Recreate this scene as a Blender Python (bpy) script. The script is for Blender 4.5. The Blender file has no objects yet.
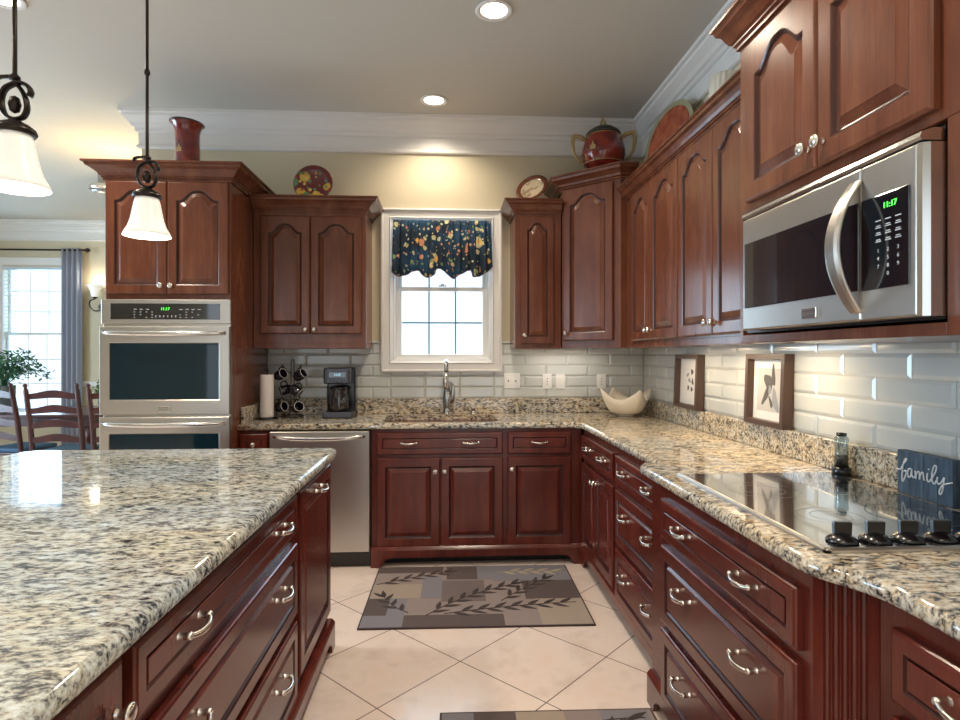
import bpy, bmesh, math, random
from math import pi, sin, cos, tan, atan2, radians as R, sqrt
from mathutils import Vector, Matrix
from mathutils.geometry import tessellate_polygon
random.seed(7)
S = bpy.context.scene
COL = S.collection

# ------------------------------------------------------------ camera
cd = bpy.data.cameras.new('camera')
cd.sensor_width = 36.0
cd.lens = 36.0 * 585.67 / 960.0
cd.shift_y = -5.2 / 960.0
cd.clip_start = 0.02
cam = bpy.data.objects.new('camera', cd)
COL.objects.link(cam)
cam.location = (0, 0, 1.3493)
cam.rotation_euler = (pi / 2, 0, -0.05744)
S.camera = cam

# ------------------------------------------------------------ world and light
w = bpy.data.worlds.new('daylight')
S.world = w
w.use_nodes = True
wn = w.node_tree
bg = wn.nodes['Background']
bg.inputs[0].default_value = (0.82, 0.92, 1.0, 1)
bg.inputs[1].default_value = 1.6
S.view_settings.view_transform = 'Standard'
S.view_settings.look = 'None'
S.view_settings.exposure = 0.10
S.view_settings.gamma = 1.0
S.view_settings.use_curve_mapping = False

def light(name, kind, loc, energy, color, size=0.1, size_y=None, rot=(0, 0, 0), spread=None):
    l = bpy.data.lights.new(name, kind)
    l.energy = energy
    l.color = color
    if kind == 'AREA':
        if size_y:
            l.shape = 'RECTANGLE'; l.size = size; l.size_y = size_y
        else:
            l.shape = 'DISK'; l.size = size
        if spread: l.spread = spread
    elif kind == 'POINT':
        l.shadow_soft_size = size
    elif kind == 'SPOT':
        l.shadow_soft_size = size; l.spot_size = spread or 2.4; l.spot_blend = 0.8
    o = bpy.data.objects.new(name, l)
    COL.objects.link(o)
    o.location = loc
    o.rotation_euler = rot
    return o

WARM = (1.0, 0.86, 0.68)
DAY = (0.66, 0.84, 1.0)
# daylight entering by the windows behind the camera, the left windows and the dining windows
light('daylight_rear_window', 'AREA', (-2.9, -3.12, 1.55), 260, DAY, 2.4, 2.1, (pi / 2, 0, pi))
light('daylight_rear_door', 'AREA', (0.35, -3.12, 1.45), 250, DAY, 1.9, 2.3, (pi / 2, 0, pi))
light('daylight_left_window', 'AREA', (-6.62, 3.6, 1.55), 240, (0.52, 0.77, 1.0), 2.1, 2.6, (0, -pi / 2, 0))
light('daylight_dining_window', 'AREA', (-5.35, 8.25, 1.6), 30, (0.5, 0.76, 1.0), 0.8, 1.7, (-pi / 2, 0, 0))
light('daylight_kitchen_window', 'AREA', (-0.03, 4.62, 1.85), 14, DAY, 0.7, 1.0, (-pi / 2, 0, 0))
CANS = [(0.242, 2.965), (-0.085, 4.036), (-2.171, 3.0), (0.25, 1.4), (0.25, -0.3), (-2.2, 1.2), (-1.0, -1.2), (-3.8, 0.2), (-2.2, -1.9)]  # cans beyond the seen ones are added out of view as room fill
for x, y in CANS:
    light('downlight_and_fill_lamp', 'SPOT', (x, y, 3.06), 66 if y < 4 else 36, WARM, 0.06, spread=2.5)

# ------------------------------------------------------------ materials
MATS = {}
def srgb(r, g, b):
    f = lambda c: (c / 255 / 12.92) if c / 255 <= 0.04045 else ((c / 255 + 0.055) / 1.055) ** 2.4
    return (f(r), f(g), f(b), 1)

def mat(name, color=(0.8, 0.8, 0.8, 1), rough=0.5, metal=0.0, coat=0.0, emit=None, estr=0.0, spec=0.5, aniso=0.0):
    m = bpy.data.materials.new(name)
    m.use_nodes = True
    p = m.node_tree.nodes['Principled BSDF']
    p.inputs['Base Color'].default_value = color
    p.inputs['Roughness'].default_value = rough
    p.inputs['Metallic'].default_value = metal
    p.inputs['Coat Weight'].default_value = coat
    p.inputs['Coat Roughness'].default_value = 0.12
    p.inputs['Specular IOR Level'].default_value = spec
    if emit:
        p.inputs['Emission Color'].default_value = emit
        p.inputs['Emission Strength'].default_value = estr
    MATS[name] = m
    return m

def nd(m, t, **kw):
    n = m.node_tree.nodes.new(t)
    for k, v in kw.items():
        setattr(n, k, v)
    return n

def lk(m, a, b):
    m.node_tree.links.new(a, b)

def coords(m, scale=(1, 1, 1), rot=(0, 0, 0), loc=(0, 0, 0), out='Object'):
    tc = nd(m, 'ShaderNodeTexCoord')
    mp = nd(m, 'ShaderNodeMapping')
    mp.inputs['Scale'].default_value = scale
    mp.inputs['Rotation'].default_value = rot
    mp.inputs['Location'].default_value = loc
    lk(m, tc.outputs[out], mp.inputs[0])
    return mp.outputs[0]

def ramp(m, fac, stops, interp='LINEAR'):
    r = nd(m, 'ShaderNodeValToRGB')
    r.color_ramp.interpolation = interp
    els = r.color_ramp.elements
    while len(els) < len(stops):
        els.new(0.5)
    for e, (p, c) in zip(els, stops):
        e.position = p
        e.color = c
    lk(m, fac, r.inputs[0])
    return r.outputs[0]

def noise(m, vec, scale, detail=3, rough=0.5, out=0):
    n = nd(m, 'ShaderNodeTexNoise')
    n.inputs['Scale'].default_value = scale
    n.inputs['Detail'].default_value = detail
    n.inputs['Roughness'].default_value = rough
    if vec is not None:
        lk(m, vec, n.inputs['Vector'])
    return n.outputs[out]

def mixc(m, fac, a, b, mode='MIX'):
    n = nd(m, 'ShaderNodeMix', data_type='RGBA', blend_type=mode)
    for sock, v in ((n.inputs[0], fac), (n.inputs[6], a), (n.inputs[7], b)):
        if hasattr(v, 'links') or hasattr(v, 'is_output'):
            lk(m, v, sock)
        else:
            sock.default_value = v
    return n.outputs[2]

def bump(m, h, strength=0.2, dist=0.01):
    b = nd(m, 'ShaderNodeBump')
    b.inputs['Strength'].default_value = strength
    b.inputs['Distance'].default_value = dist
    lk(m, h, b.inputs['Height'])
    p = m.node_tree.nodes['Principled BSDF']
    lk(m, b.outputs[0], p.inputs['Normal'])

def base(m, col):
    lk(m, col, m.node_tree.nodes['Principled BSDF'].inputs['Base Color'])

# cherry wood
def wood(name, c0, c1, c2, rough=0.32, scale=(5, 5, 1.1)):
    m = mat(name, c1, rough, coat=0.22, spec=0.42)
    m.node_tree.nodes['Principled BSDF'].inputs['Coat Roughness'].default_value = 0.22
    v = coords(m, scale)
    n1 = noise(m, v, 2.2, 6, 0.6)
    v2 = coords(m, (60, 60, 2.5))
    n2 = noise(m, v2, 3, 3, 0.5)
    c = ramp(m, n1, [(0.3, c0), (0.5, c1), (0.72, c2)])
    g = ramp(m, n2, [(0.35, (0.72, 0.72, 0.72, 1)), (0.6, (1, 1, 1, 1))])
    base(m, mixc(m, 0.45, c, g, 'MULTIPLY'))
    return m
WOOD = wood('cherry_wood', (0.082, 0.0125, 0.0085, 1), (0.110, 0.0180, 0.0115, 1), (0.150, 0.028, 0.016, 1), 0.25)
WOODU = wood('lit_cherry_wood', (0.110, 0.032, 0.016, 1), (0.150, 0.046, 0.022, 1), (0.205, 0.070, 0.033, 1), 0.25)  # same cherry for the uppers, with warm light painted into a browner tone
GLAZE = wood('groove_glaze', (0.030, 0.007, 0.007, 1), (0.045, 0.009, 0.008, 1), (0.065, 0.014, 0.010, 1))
GLAZEU = wood('lit_groove_glaze', (0.035, 0.011, 0.008, 1), (0.055, 0.016, 0.010, 1), (0.08, 0.024, 0.014, 1), 0.28)  # groove glaze with that warm light mixed into its colour
TABLEWOOD = wood('table_wood', (0.035, 0.007, 0.008, 1), (0.06, 0.012, 0.011, 1), (0.09, 0.02, 0.015, 1))
DARK = mat('toe_kick_dark', (0.012, 0.008, 0.008, 1), 0.6)

# granite
def granite(name, tint=(1, 1, 1, 1), warm=0.5):
    m = mat(name, (0.5, 0.45, 0.38, 1), 0.05, coat=0.0, spec=0.6)
    v = coords(m, (0.50, 1.0, 1.0), (0, 0, 0.30))
    dn = noise(m, v, 20, 2, 0.5, 1)
    add = nd(m, 'ShaderNodeMix', data_type='VECTOR')
    add.inputs[0].default_value = 0.02
    lk(m, v, add.inputs[4]); lk(m, dn, add.inputs[5])
    vv = add.outputs[1]
    n1 = noise(m, vv, 100, 4, 0.66)
    n2 = noise(m, vv, 30, 3, 0.55)
    ma = nd(m, 'ShaderNodeMath', operation='MULTIPLY_ADD')
    lk(m, n2, ma.inputs[0]); ma.inputs[1].default_value = 0.40; lk(m, n1, ma.inputs[2])
    c = ramp(m, ma.outputs[0], [(0.545, (0.03, 0.03, 0.038, 1)), (0.60, (0.13, 0.135, 0.15, 1)), (0.655, (0.34, 0.32, 0.30, 1)), (0.71, (0.56, 0.52, 0.45, 1)), (0.78, (0.70, 0.68, 0.62, 1)), (0.88, (0.84, 0.84, 0.82, 1))])
    n3 = noise(m, vv, 48, 3, 0.6)
    tan_ = ramp(m, n3, [(0.50, (1, 1, 1, 1)), (0.60, (0.98, 0.80, 0.55, 1)), (0.68, (0.72, 0.52, 0.36, 1))])
    c = mixc(m, warm, c, tan_, 'MULTIPLY')
    lo = noise(m, v, 3.0, 3, 0.6)
    tone = ramp(m, lo, [(0.38, (0.86, 0.92, 1.0, 1)), (0.62, (1.04, 0.98, 0.88, 1))])
    c = mixc(m, 1.0, c, tone, 'MULTIPLY')
    base(m, mixc(m, 1.0, c, tint, 'MULTIPLY'))
    return m
GRAN = granite('speckled_granite', (0.93, 0.87, 0.78, 1), 0.6)  # tint puts the tan hue of warm light into the stone colour
GRANI = granite('island_granite', (0.80, 0.87, 0.92, 1), 0.35)

WALL = mat('beige_wall_paint', srgb(206, 195, 168), 0.75)
CEIL = mat('ceiling_paint', srgb(200, 196, 186), 0.85)
n = noise(CEIL, coords(CEIL), 130, 4, 0.6); bump(CEIL, n, 0.12, 0.004)
TRIM = mat('white_trim_paint', srgb(228, 225, 221), 0.35)
NICKEL = mat('brushed_nickel', (0.72, 0.68, 0.62, 1), 0.24, 1.0)
CHROME = mat('steel_faucet', (0.45, 0.46, 0.47, 1), 0.2, 1.0)
BRONZE = mat('dark_bronze', (0.035, 0.026, 0.022, 1), 0.3, 0.7)
STEEL = mat('stainless_steel', (0.60, 0.565, 0.52, 1), 0.32, 1.0)
v = coords(STEEL, (1.5, 1.5, 260)); nn = noise(STEEL, v, 2.0, 3, 0.6); bump(STEEL, nn, 0.05, 0.002)
DSTEEL = mat('dark_steel', (0.10, 0.10, 0.12, 1), 0.35, 0.9)
STEELP = mat('polished_steel', (0.72, 0.71, 0.69, 1), 0.2, 1.0)
BLACKG = mat('black_glass', (0.006, 0.009, 0.014, 1), 0.03, 0, 1.0, spec=1.0)
OVENG = mat('oven_window_glass', (0.003, 0.022, 0.036, 1), 0.03, 0, 0.0, spec=0.55)  # teal base paints in the dim room that the glass reflects
BLACKP = mat('black_plastic', (0.008, 0.008, 0.010, 1), 0.22, 0, 0.3)
GREYP = mat('grey_print', (0.55, 0.57, 0.62, 1), 0.5)
MUG = mat('black_mug_glaze', (0.012, 0.010, 0.018, 1), 0.12, 0, 0.6)
MUGRIM = mat('pale_mug_rim', (0.62, 0.60, 0.58, 1), 0.3)
CERAM = mat('cream_ceramic', srgb(236, 226, 208), 0.22, 0, 0.4)
PAPER = mat('paper_towel', srgb(238, 230, 226), 0.9)
PLATEW = mat('white_plastic', srgb(235, 235, 232), 0.35)
SLOT = mat('outlet_slot', (0.05, 0.05, 0.06, 1), 0.5)
FRAMEW = mat('frame_walnut', (0.075, 0.042, 0.030, 1), 0.4)
GREEN = mat('green_display', (0.0, 0.05, 0.0, 1), 0.4, emit=(0.1, 1.0, 0.1, 1), estr=2.2)
BLUED = mat('blue_display', (0.0, 0.03, 0.05, 1), 0.4, emit=(0.35, 0.85, 1.0, 1), estr=1.6)
SHADE = mat('lit_glass_shade', (0.95, 0.93, 0.88, 1), 0.35, emit=(1.0, 0.95, 0.84, 1), estr=0.30)
BULB = mat('lit_downlight', (1, 1, 1, 1), 0.5, emit=(1.0, 0.88, 0.66, 1), estr=6.0)
GOLD = mat('aged_gold_glaze', (0.42, 0.29, 0.12, 1), 0.35, 0.2)
TEAL = mat('rim_dark_glaze', (0.03, 0.03, 0.025, 1), 0.3)
LEAF = mat('leaf_green', (0.03, 0.13, 0.055, 1), 0.45)
LEAFY = mat('leaf_yellow', (0.55, 0.50, 0.10, 1), 0.5)
POTM = mat('pot_glaze', (0.08, 0.09, 0.09, 1), 0.4)
CURT = mat('grey_curtain', srgb(158, 164, 180), 0.85)
CUSH = mat('blue_cushion', (0.035, 0.085, 0.15, 1), 0.8)
BLIND = mat('window_blind', (0.62, 0.70, 0.80, 1), 0.6)
EXTW = mat('exterior_ground', (0.5, 0.55, 0.5, 1), 0.9)

RED = mat('red_glaze', (0.17, 0.012, 0.010, 1), 0.14, 0, 0.6)
n = noise(RED, coords(RED), 9, 4, 0.6)
base(RED, ramp(RED, n, [(0.38, (0.11, 0.008, 0.010, 1)), (0.6, (0.26, 0.025, 0.012, 1))]))
TERRA = mat('terracotta_glaze', (0.45, 0.09, 0.04, 1), 0.25, 0, 0.4)
n = noise(TERRA, coords(TERRA), 14, 4, 0.6)
base(TERRA, ramp(TERRA, n, [(0.38, (0.30, 0.045, 0.025, 1)), (0.65, (0.52, 0.14, 0.06, 1))]))

# backsplash glass tile
TILE = mat('glass_tile', srgb(205, 207, 204), 0.09, 0, 0.6)
n = noise(TILE, coords(TILE), 3.0, 2)
base(TILE, ramp(TILE, n, [(0.35, srgb(196, 200, 199)), (0.65, srgb(212, 213, 207))]))
GROUT = mat('tile_grout', srgb(186, 182, 172), 0.8)

# floor tile laid on the diagonal
FLOOR = mat('floor_tile', (0.6, 0.5, 0.42, 1), 0.22, 0, 0.15)
g = 0.4604
cx, cy = 0.0615, 2.5786
a = R(45)
px, py = cx * cos(a) - cy * sin(a), cx * sin(a) + cy * cos(a)
v = coords(FLOOR, (1, 1, 1), (0, 0, a), (-px + g * 20, -py + g * 20, 0))
br = nd(FLOOR, 'ShaderNodeTexBrick')
br.offset = 0.0; br.squash = 1.0
for k, val in (('Scale', 1.0), ('Mortar Size', 0.0028), ('Mortar Smooth', 0.1), ('Brick Width', g), ('Row Height', g)):
    br.inputs[k].default_value = val
br.inputs['Color1'].default_value = srgb(230, 212, 202)
br.inputs['Color2'].default_value = srgb(238, 222, 212)
br.inputs['Mortar'].default_value = srgb(128, 112, 104)
lk(FLOOR, v, br.inputs['Vector'])
n1 = noise(FLOOR, coords(FLOOR), 5.5, 6, 0.62)
c = mixc(FLOOR, 0.75, br.outputs['Color'], ramp(FLOOR, n1, [(0.32, (0.84, 0.80, 0.76, 1)), (0.5, (1, 1, 1, 1)), (0.7, (1.0, 0.94, 0.87, 1))]), 'MULTIPLY')
base(FLOOR, c)
bump(FLOOR, ramp(FLOOR, br.outputs['Fac'], [(0, (1, 1, 1, 1)), (1, (0, 0, 0, 1))]), 0.25, 0.003)

# valance print
VAL = mat('floral_fabric', (0.01, 0.05, 0.10, 1), 0.8)
v = coords(VAL, (1, 1, 1))
f1 = noise(VAL, v, 5, 2)
ground = ramp(VAL, f1, [(0.4, (0.006, 0.020, 0.040, 1)), (0.62, (0.008, 0.055, 0.12, 1))])
prev = ground
for scale, thr, cols in ((8.5, 0.30, [(0.72, 0.46, 0.14, 1), (0.80, 0.60, 0.24, 1), (0.62, 0.26, 0.14, 1)]),
                         (15.0, 0.30, [(0.60, 0.55, 0.30, 1), (0.62, 0.22, 0.12, 1), (0.20, 0.32, 0.12, 1)]),
                         (27.0, 0.26, [(0.60, 0.58, 0.42, 1), (0.20, 0.28, 0.10, 1), (0.62, 0.30, 0.18, 1)])):
    vo = nd(VAL, 'ShaderNodeTexVoronoi', feature='F1')
    vo.inputs['Scale'].default_value = scale
    vo.inputs['Randomness'].default_value = 0.7
    nz = noise(VAL, v, scale * 2.5, 2, 0.5)
    lk(VAL, v, vo.inputs['Vector'])
    ad = nd(VAL, 'ShaderNodeMath', operation='MULTIPLY_ADD')
    lk(VAL, nz, ad.inputs[0]); ad.inputs[1].default_value = 0.45; lk(VAL, vo.outputs['Distance'], ad.inputs[2])
    msk = ramp(VAL, ad.outputs[0], [(thr + 0.18, (1, 1, 1, 1)), (thr + 0.22, (0, 0, 0, 1))])
    sp = nd(VAL, 'ShaderNodeSeparateColor')
    lk(VAL, vo.outputs['Color'], sp.inputs[0])
    fc = ramp(VAL, sp.outputs[1], [(0.0, cols[0]), (0.4, cols[1]), (0.7, cols[2])], 'CONSTANT')
    prev = mixc(VAL, msk, prev, fc)
base(VAL, prev)

def glass_mat(name, tint=(0.92, 0.97, 1.0, 1), gl=0.08):
    m = bpy.data.materials.new(name)
    m.use_nodes = True
    nt = m.node_tree
    nt.nodes.remove(nt.nodes['Principled BSDF'])
    tr = nd(m, 'ShaderNodeBsdfTransparent'); tr.inputs[0].default_value = tint
    gs = nd(m, 'ShaderNodeBsdfGlossy'); gs.inputs['Roughness'].default_value = 0.02
    mx = nd(m, 'ShaderNodeMixShader'); mx.inputs[0].default_value = gl
    lk(m, tr.outputs[0], mx.inputs[1]); lk(m, gs.outputs[0], mx.inputs[2])
    lk(m, mx.outputs[0], nt.nodes['Material Output'].inputs[0])
    return m
GLASS = glass_mat('window_glass')
CARAFE = glass_mat('carafe_glass', (0.55, 0.58, 0.62, 1), 0.15)
BOTTLEG = glass_mat('bottle_glass', (0.62, 0.70, 0.72, 1), 0.15)

# ------------------------------------------------------------ mesh helpers
class MB:
    def __init__(s):
        s.v = []; s.f = []; s.sm = []; s.mi = []
    def add(s, vs, fs, M=None, smooth=False, mi=0):
        o = len(s.v)
        for p in vs:
            p = Vector(p)
            s.v.append(M @ p if M else p)
        for f in fs:
            s.f.append([i + o for i in f]); s.sm.append(smooth); s.mi.append(mi)
        return s
    def box(s, x0, x1, y0, y1, z0, z1, M=None, mi=0):
        vs = [(x, y, z) for z in (z0, z1) for y in (y0, y1) for x in (x0, x1)]
        return s.add(vs, [(0, 2, 3, 1), (4, 5, 7, 6), (0, 1, 5, 4), (2, 6, 7, 3), (0, 4, 6, 2), (1, 3, 7, 5)], M, False, mi)
    def loops(s, loops, M=None, smooth=False, cap0=True, cap1=True, closed=True, mi=0):
        n = len(loops[0]); vs = [p for l in loops for p in l]; fs = []
        for k in range(len(loops) - 1):
            for i in range(n if closed else n - 1):
                j = (i + 1) % n
                fs.append((k * n + i, k * n + j, (k + 1) * n + j, (k + 1) * n + i))
        o = len(s.v)
        s.add(vs, fs, M, smooth, mi)
        for flag, base_i, rev in ((cap0, 0, True), (cap1, (len(loops) - 1) * n, False)):
            if flag:
                pts = [Vector(p) for p in vs[base_i:base_i + n]]
                tris = tessellate_polygon([pts])
                # keep a consistent winding with the loop direction
                nrm = Vector((0, 0, 0))
                for i in range(n):
                    a_, b_ = pts[i], pts[(i + 1) % n]
                    nrm += Vector(((a_.y - b_.y) * (a_.z + b_.z), (a_.z - b_.z) * (a_.x + b_.x), (a_.x - b_.x) * (a_.y + b_.y)))
                for t in tris:
                    tn = (pts[t[1]] - pts[t[0]]).cross(pts[t[2]] - pts[t[0]])
                    if tn.length < 1e-14: continue
                    same = tn.dot(nrm) > 0
                    t2 = list(t) if same != rev else [t[0], t[2], t[1]]
                    s.f.append([i + o + base_i for i in t2]); s.sm.append(False); s.mi.append(mi)
        return s
    def lathe(s, prof, n=24, M=None, smooth=True, mi=0, cap=True):
        loops = [[(r * cos(2 * pi * i / n), r * sin(2 * pi * i / n), z) for i in range(n)] for r, z in prof]
        return s.loops(loops, M, smooth, cap and prof[0][0] > 1e-5, cap and prof[-1][0] > 1e-5, mi=mi)
    def tube(s, pts, rad, n=8, closed=False, M=None, mi=0, flat=None):
        pts = [Vector(p) for p in pts]
        m = len(pts)
        if not isinstance(rad, (list, tuple)): rad = [rad] * m
        up = None; loops = []
        for i in range(m):
            if closed: t = pts[(i + 1) % m] - pts[i - 1]
            else: t = pts[min(i + 1, m - 1)] - pts[max(i - 1, 0)]
            t.normalize()
            if up is None:
                up = Vector((0, 0, 1)) if abs(t.z) < 0.9 else Vector((1, 0, 0))
            sx = t.cross(up)
            if sx.length < 1e-6: sx = t.orthogonal()
            sx.normalize(); up = sx.cross(t).normalized()
            fx, fy = flat or (1, 1)
            loops.append([tuple(pts[i] + (sx * cos(2 * pi * k / n) * fx + up * sin(2 * pi * k / n) * fy) * rad[i]) for k in range(n)])
        if closed: loops.append(loops[0])
        return s.loops(loops, M, True, not closed, not closed, mi=mi)
    def prism(s, poly, d0, d1, axis='z', M=None, mi=0):
        def P(p, d):
            return (p[0], p[1], d) if axis == 'z' else ((p[0], d, p[1]) if axis == 'y' else (d, p[0], p[1]))
        return s.loops([[P(p, d0) for p in poly], [P(p, d1) for p in poly]], M, False, mi=mi)
    def sweep(s, path, prof, closed=False, M=None, mi=0):
        """profile (out, z) carried along a plan path; out is to the right of travel"""
        n = len(path); dirs = []
        P = [Vector((p[0], p[1])) for p in path]
        loops = []
        for i in range(n):
            ns = []
            if closed or i > 0:
                d = (P[i] - P[i - 1]).normalized(); ns.append(Vector((d.y, -d.x)))
            if closed or i < n - 1:
                d = (P[(i + 1) % n] - P[i]).normalized(); ns.append(Vector((d.y, -d.x)))
            if len(ns) == 2:
                b = (ns[0] + ns[1]).normalized(); b = b / max(0.2, b.dot(ns[0]))
            else: b = ns[0]
            loops.append([(P[i].x + b.x * o, P[i].y + b.y * o, z) for o, z in prof])
        if closed: loops.append(loops[0])
        return s.loops(loops, M, False, not closed, not closed, mi=mi)
    def mesh(s, name, mats):
        me = bpy.data.meshes.new(name)
        me.from_pydata([tuple(p) for p in s.v], [], s.f)
        me.polygons.foreach_set('use_smooth', s.sm)
        me.polygons.foreach_set('material_index', s.mi)
        for m in (mats if isinstance(mats, (list, tuple)) else [mats]):
            me.materials.append(m)
        bm = bmesh.new(); bm.from_mesh(me)
        bmesh.ops.recalc_face_normals(bm, faces=bm.faces)
        bm.to_mesh(me); bm.free()
        me.update()
        return me
    def build(s, name, mats, parent=None, loc=(0, 0, 0), rot=None, bevel=0, seg=2, tagd=None):
        o = bpy.data.objects.new(name, s.mesh(name, mats))
        COL.objects.link(o)
        o.location = loc
        if rot: o.rotation_euler = rot
        if parent: o.parent = parent
        if bevel:
            b = o.modifiers.new('bevel', 'BEVEL')
            b.width = bevel; b.segments = seg; b.limit_method = 'ANGLE'; b.angle_limit = R(40)
        if tagd: tag(o, *tagd)
        return o

def tag(o, label, cat, group=None):
    o['label'] = label; o['category'] = cat
    if group: o['group'] = group
    return o

def thing(name, label, cat, loc=(0, 0, 0), rz=0, group=None):
    o = bpy.data.objects.new(name, None)
    o.empty_display_size = 0.1
    COL.objects.link(o)
    o.location = loc; o.rotation_euler = (0, 0, rz)
    return tag(o, label, cat, group)

def structure(o):
    o['kind'] = 'structure'
    return o

def sempty(name, loc=(0, 0, 0)):
    o = bpy.data.objects.new(name, None); COL.objects.link(o); o.location = loc
    return structure(o)

def shared(name, me, parent, loc, rot=None, label=None):
    o = bpy.data.objects.new(name, me); COL.objects.link(o)
    o.parent = parent; o.location = loc
    if rot: o.rotation_euler = rot
    if label: o['label'] = label
    return o

def text_part(txt, size, name, m, parent, loc, rot, depth=0.0006):
    cu = bpy.data.curves.new(name, 'FONT')
    cu.body = txt; cu.size = size; cu.extrude = depth
    cu.align_x = 'CENTER'; cu.align_y = 'CENTER'
    tmp = bpy.data.objects.new('tmp', cu); COL.objects.link(tmp)
    bpy.context.view_layer.update()
    me = bpy.data.meshes.new_from_object(tmp.evaluated_get(bpy.context.evaluated_depsgraph_get()))
    bpy.data.objects.remove(tmp)
    me.materials.clear(); me.materials.append(m)
    o = bpy.data.objects.new(name, me); COL.objects.link(o)
    o.parent = parent; o.location = loc; o.rotation_euler = rot
    return o

def smooth_line(p, k=4):
    out = []
    for i in range(len(p) - 1):
        p0, p1, p2, p3 = p[max(i - 1, 0)], p[i], p[i + 1], p[min(i + 2, len(p) - 1)]
        for j in range(k):
            t = j / k
            out.append(tuple(0.5 * (2 * p1[c] + (p2[c] - p0[c]) * t + (2 * p0[c] - 5 * p1[c] + 4 * p2[c] - p3[c]) * t * t + (3 * p1[c] - p0[c] - 3 * p2[c] + p3[c]) * t ** 3) for c in range(len(p1))))
    out.append(p[-1])
    return out

def RX(a): return Matrix.Rotation(a, 4, 'X')
def RY(a): return Matrix.Rotation(a, 4, 'Y')
def RZ(a): return Matrix.Rotation(a, 4, 'Z')
def T(x, y, z): return Matrix.Translation((x, y, z))

# ------------------------------------------------------------ the room
YB, XR, ZC = 4.38, 1.50, 3.10      # kitchen window wall, right wall, ceiling
XE = -2.205                         # where the window wall ends towards the dining room
YD, XL, YR = 8.0, -6.5, -3.0       # dining far wall, left wall, rear wall
structure(MB().box(XL - 0.15, XR + 0.15, YR - 0.15, YD + 0.15, -0.1, 0).build('floor', FLOOR))
cm = MB().box(XL - 0.15, XR + 0.15, YR - 0.15, YD + 0.15, ZC, ZC + 0.1)
structure(cm.build('ceiling', CEIL))
WX0, WX1, WZ0, WZ1 = -0.395, 0.334, 1.303, 2.373
b = MB()
b.box(XE, WX0, YB, YB + 0.15, 0, ZC); b.box(WX1, XR + 0.15, YB, YB + 0.15, 0, ZC)
b.box(WX0, WX1, YB, YB + 0.15, 0, WZ0); b.box(WX0, WX1, YB, YB + 0.15, WZ1, ZC)
structure(b.build('wall_back', WALL))
structure(MB().box(XR, XR + 0.15, YR, YB, 0, ZC).build('wall_right', WALL))
structure(MB().box(XE, XE + 0.15, YB + 0.15, YD, 0, ZC).build('wall_dining_side', WALL))
DX0, DX1, DZ0, DZ1 = -5.77, -4.99, 0.62, 2.50
b = MB()
b.box(XL, DX0, YD, YD + 0.15, 0, ZC); b.box(DX1, XE + 0.15, YD, YD + 0.15, 0, ZC)
b.box(DX0, DX1, YD, YD + 0.15, 0, DZ0); b.box(DX0, DX1, YD, YD + 0.15, DZ1, ZC)
structure(b.build('wall_dining', WALL))
b = MB()
b.box(XL - 0.15, XL, YR, 2.2, 0, ZC); b.box(XL - 0.15, XL, 5.0, YD, 0, ZC)
b.box(XL - 0.15, XL, 2.2, 5.0, 0, 0.5); b.box(XL - 0.15, XL, 2.2, 5.0, 2.6, ZC)
structure(b.build('wall_left', WALL))
b = MB()
b.box(XL, -4.1, YR - 0.15, YR, 0, ZC); b.box(-1.7, -0.6, YR - 0.15, YR, 0, ZC); b.box(1.3, XR + .15, YR - 0.15, YR, 0, ZC)
b.box(-4.1, -1.7, YR - 0.15, YR, 0, 0.5); b.box(-4.1, -1.7, YR - 0.15, YR, 2.6, ZC); b.box(-0.6, 1.3, YR - 0.15, YR, 2.6, ZC)
structure(b.build('wall_rear', WALL))

# wall crown: board, cove and top member
CP = [(0, 2.842), (0.018, 2.842), (0.026, 2.850), (0.026, 2.862), (0.016, 2.872), (0.016, 2.955), (0.030, 2.962), (0.034, 2.985), (0.048, 2.992),
      (0.060, 3.015), (0.082, 3.038), (0.094, 3.052), (0.096, 3.070), (0.112, 3.076), (0.112, ZC), (0, ZC)]
structure(MB().sweep([(XE, YB + 0.6), (XE, YB), (XR, YB), (XR, YR)], CP).build('trim_1', TRIM))
structure(MB().sweep([(XL, YR), (XL, YD), (XE, YD), (XE, YB + 0.6)], CP).build('trim_2', TRIM))
structure(MB().sweep([(XL, 5.1), (XL, YD), (DX0 - 0.1, YD)], [(0, 0.93), (0.02, 0.94), (0.03, 0.99), (0.02, 1.0), (0, 1.0)]).build('trim_3', TRIM))
structure(MB().sweep([(DX1 + 0.12, YD), (XE, YD), (XE, YB + 0.2)], [(0, 0.93), (0.02, 0.94), (0.03, 0.99), (0.02, 1.0), (0, 1.0)]).build('trim_4', TRIM))
structure(MB().sweep([(XL, YR), (XL, YD), (XE, YD), (XE, YB + 0.1)], [(0, 0), (0.016, 0), (0.016, 0.11), (0.008, 0.13), (0, 0.13)]).build('baseboard_dining', TRIM))

# ---- kitchen window
wr = sempty('window_1', (0, 0, 0))
def rect_path(x0, x1, z0, z1):
    return [(x0, z0), (x0, z1), (x1, z1), (x1, z0)]
def frame_ring(mb, x0, x1, z0, z1, prof):
    """picture-frame moulding in the XZ plane. prof: (inset from outer edge, y)"""
    loops = []
    for ins, y in prof:
        loops.append([(x0 + ins, y, z0 + ins), (x1 - ins, y, z0 + ins), (x1 - ins, y, z1 - ins), (x0 + ins, y, z1 - ins)])
    loops.append(loops[0])
    mb.loops(loops, None, False, False, False)
b = MB()
frame_ring(b, -0.482, 0.415, 1.221, 2.433, [(0, YB), (0, YB - 0.034), (0.012, YB - 0.038), (0.020, YB - 0.026), (0.060, YB - 0.022), (0.068, YB - 0.030), (0.080, YB - 0.018), (0.088, YB - 0.012), (0.088, YB)])
b.build('casing', TRIM, wr)
b = MB()
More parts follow.
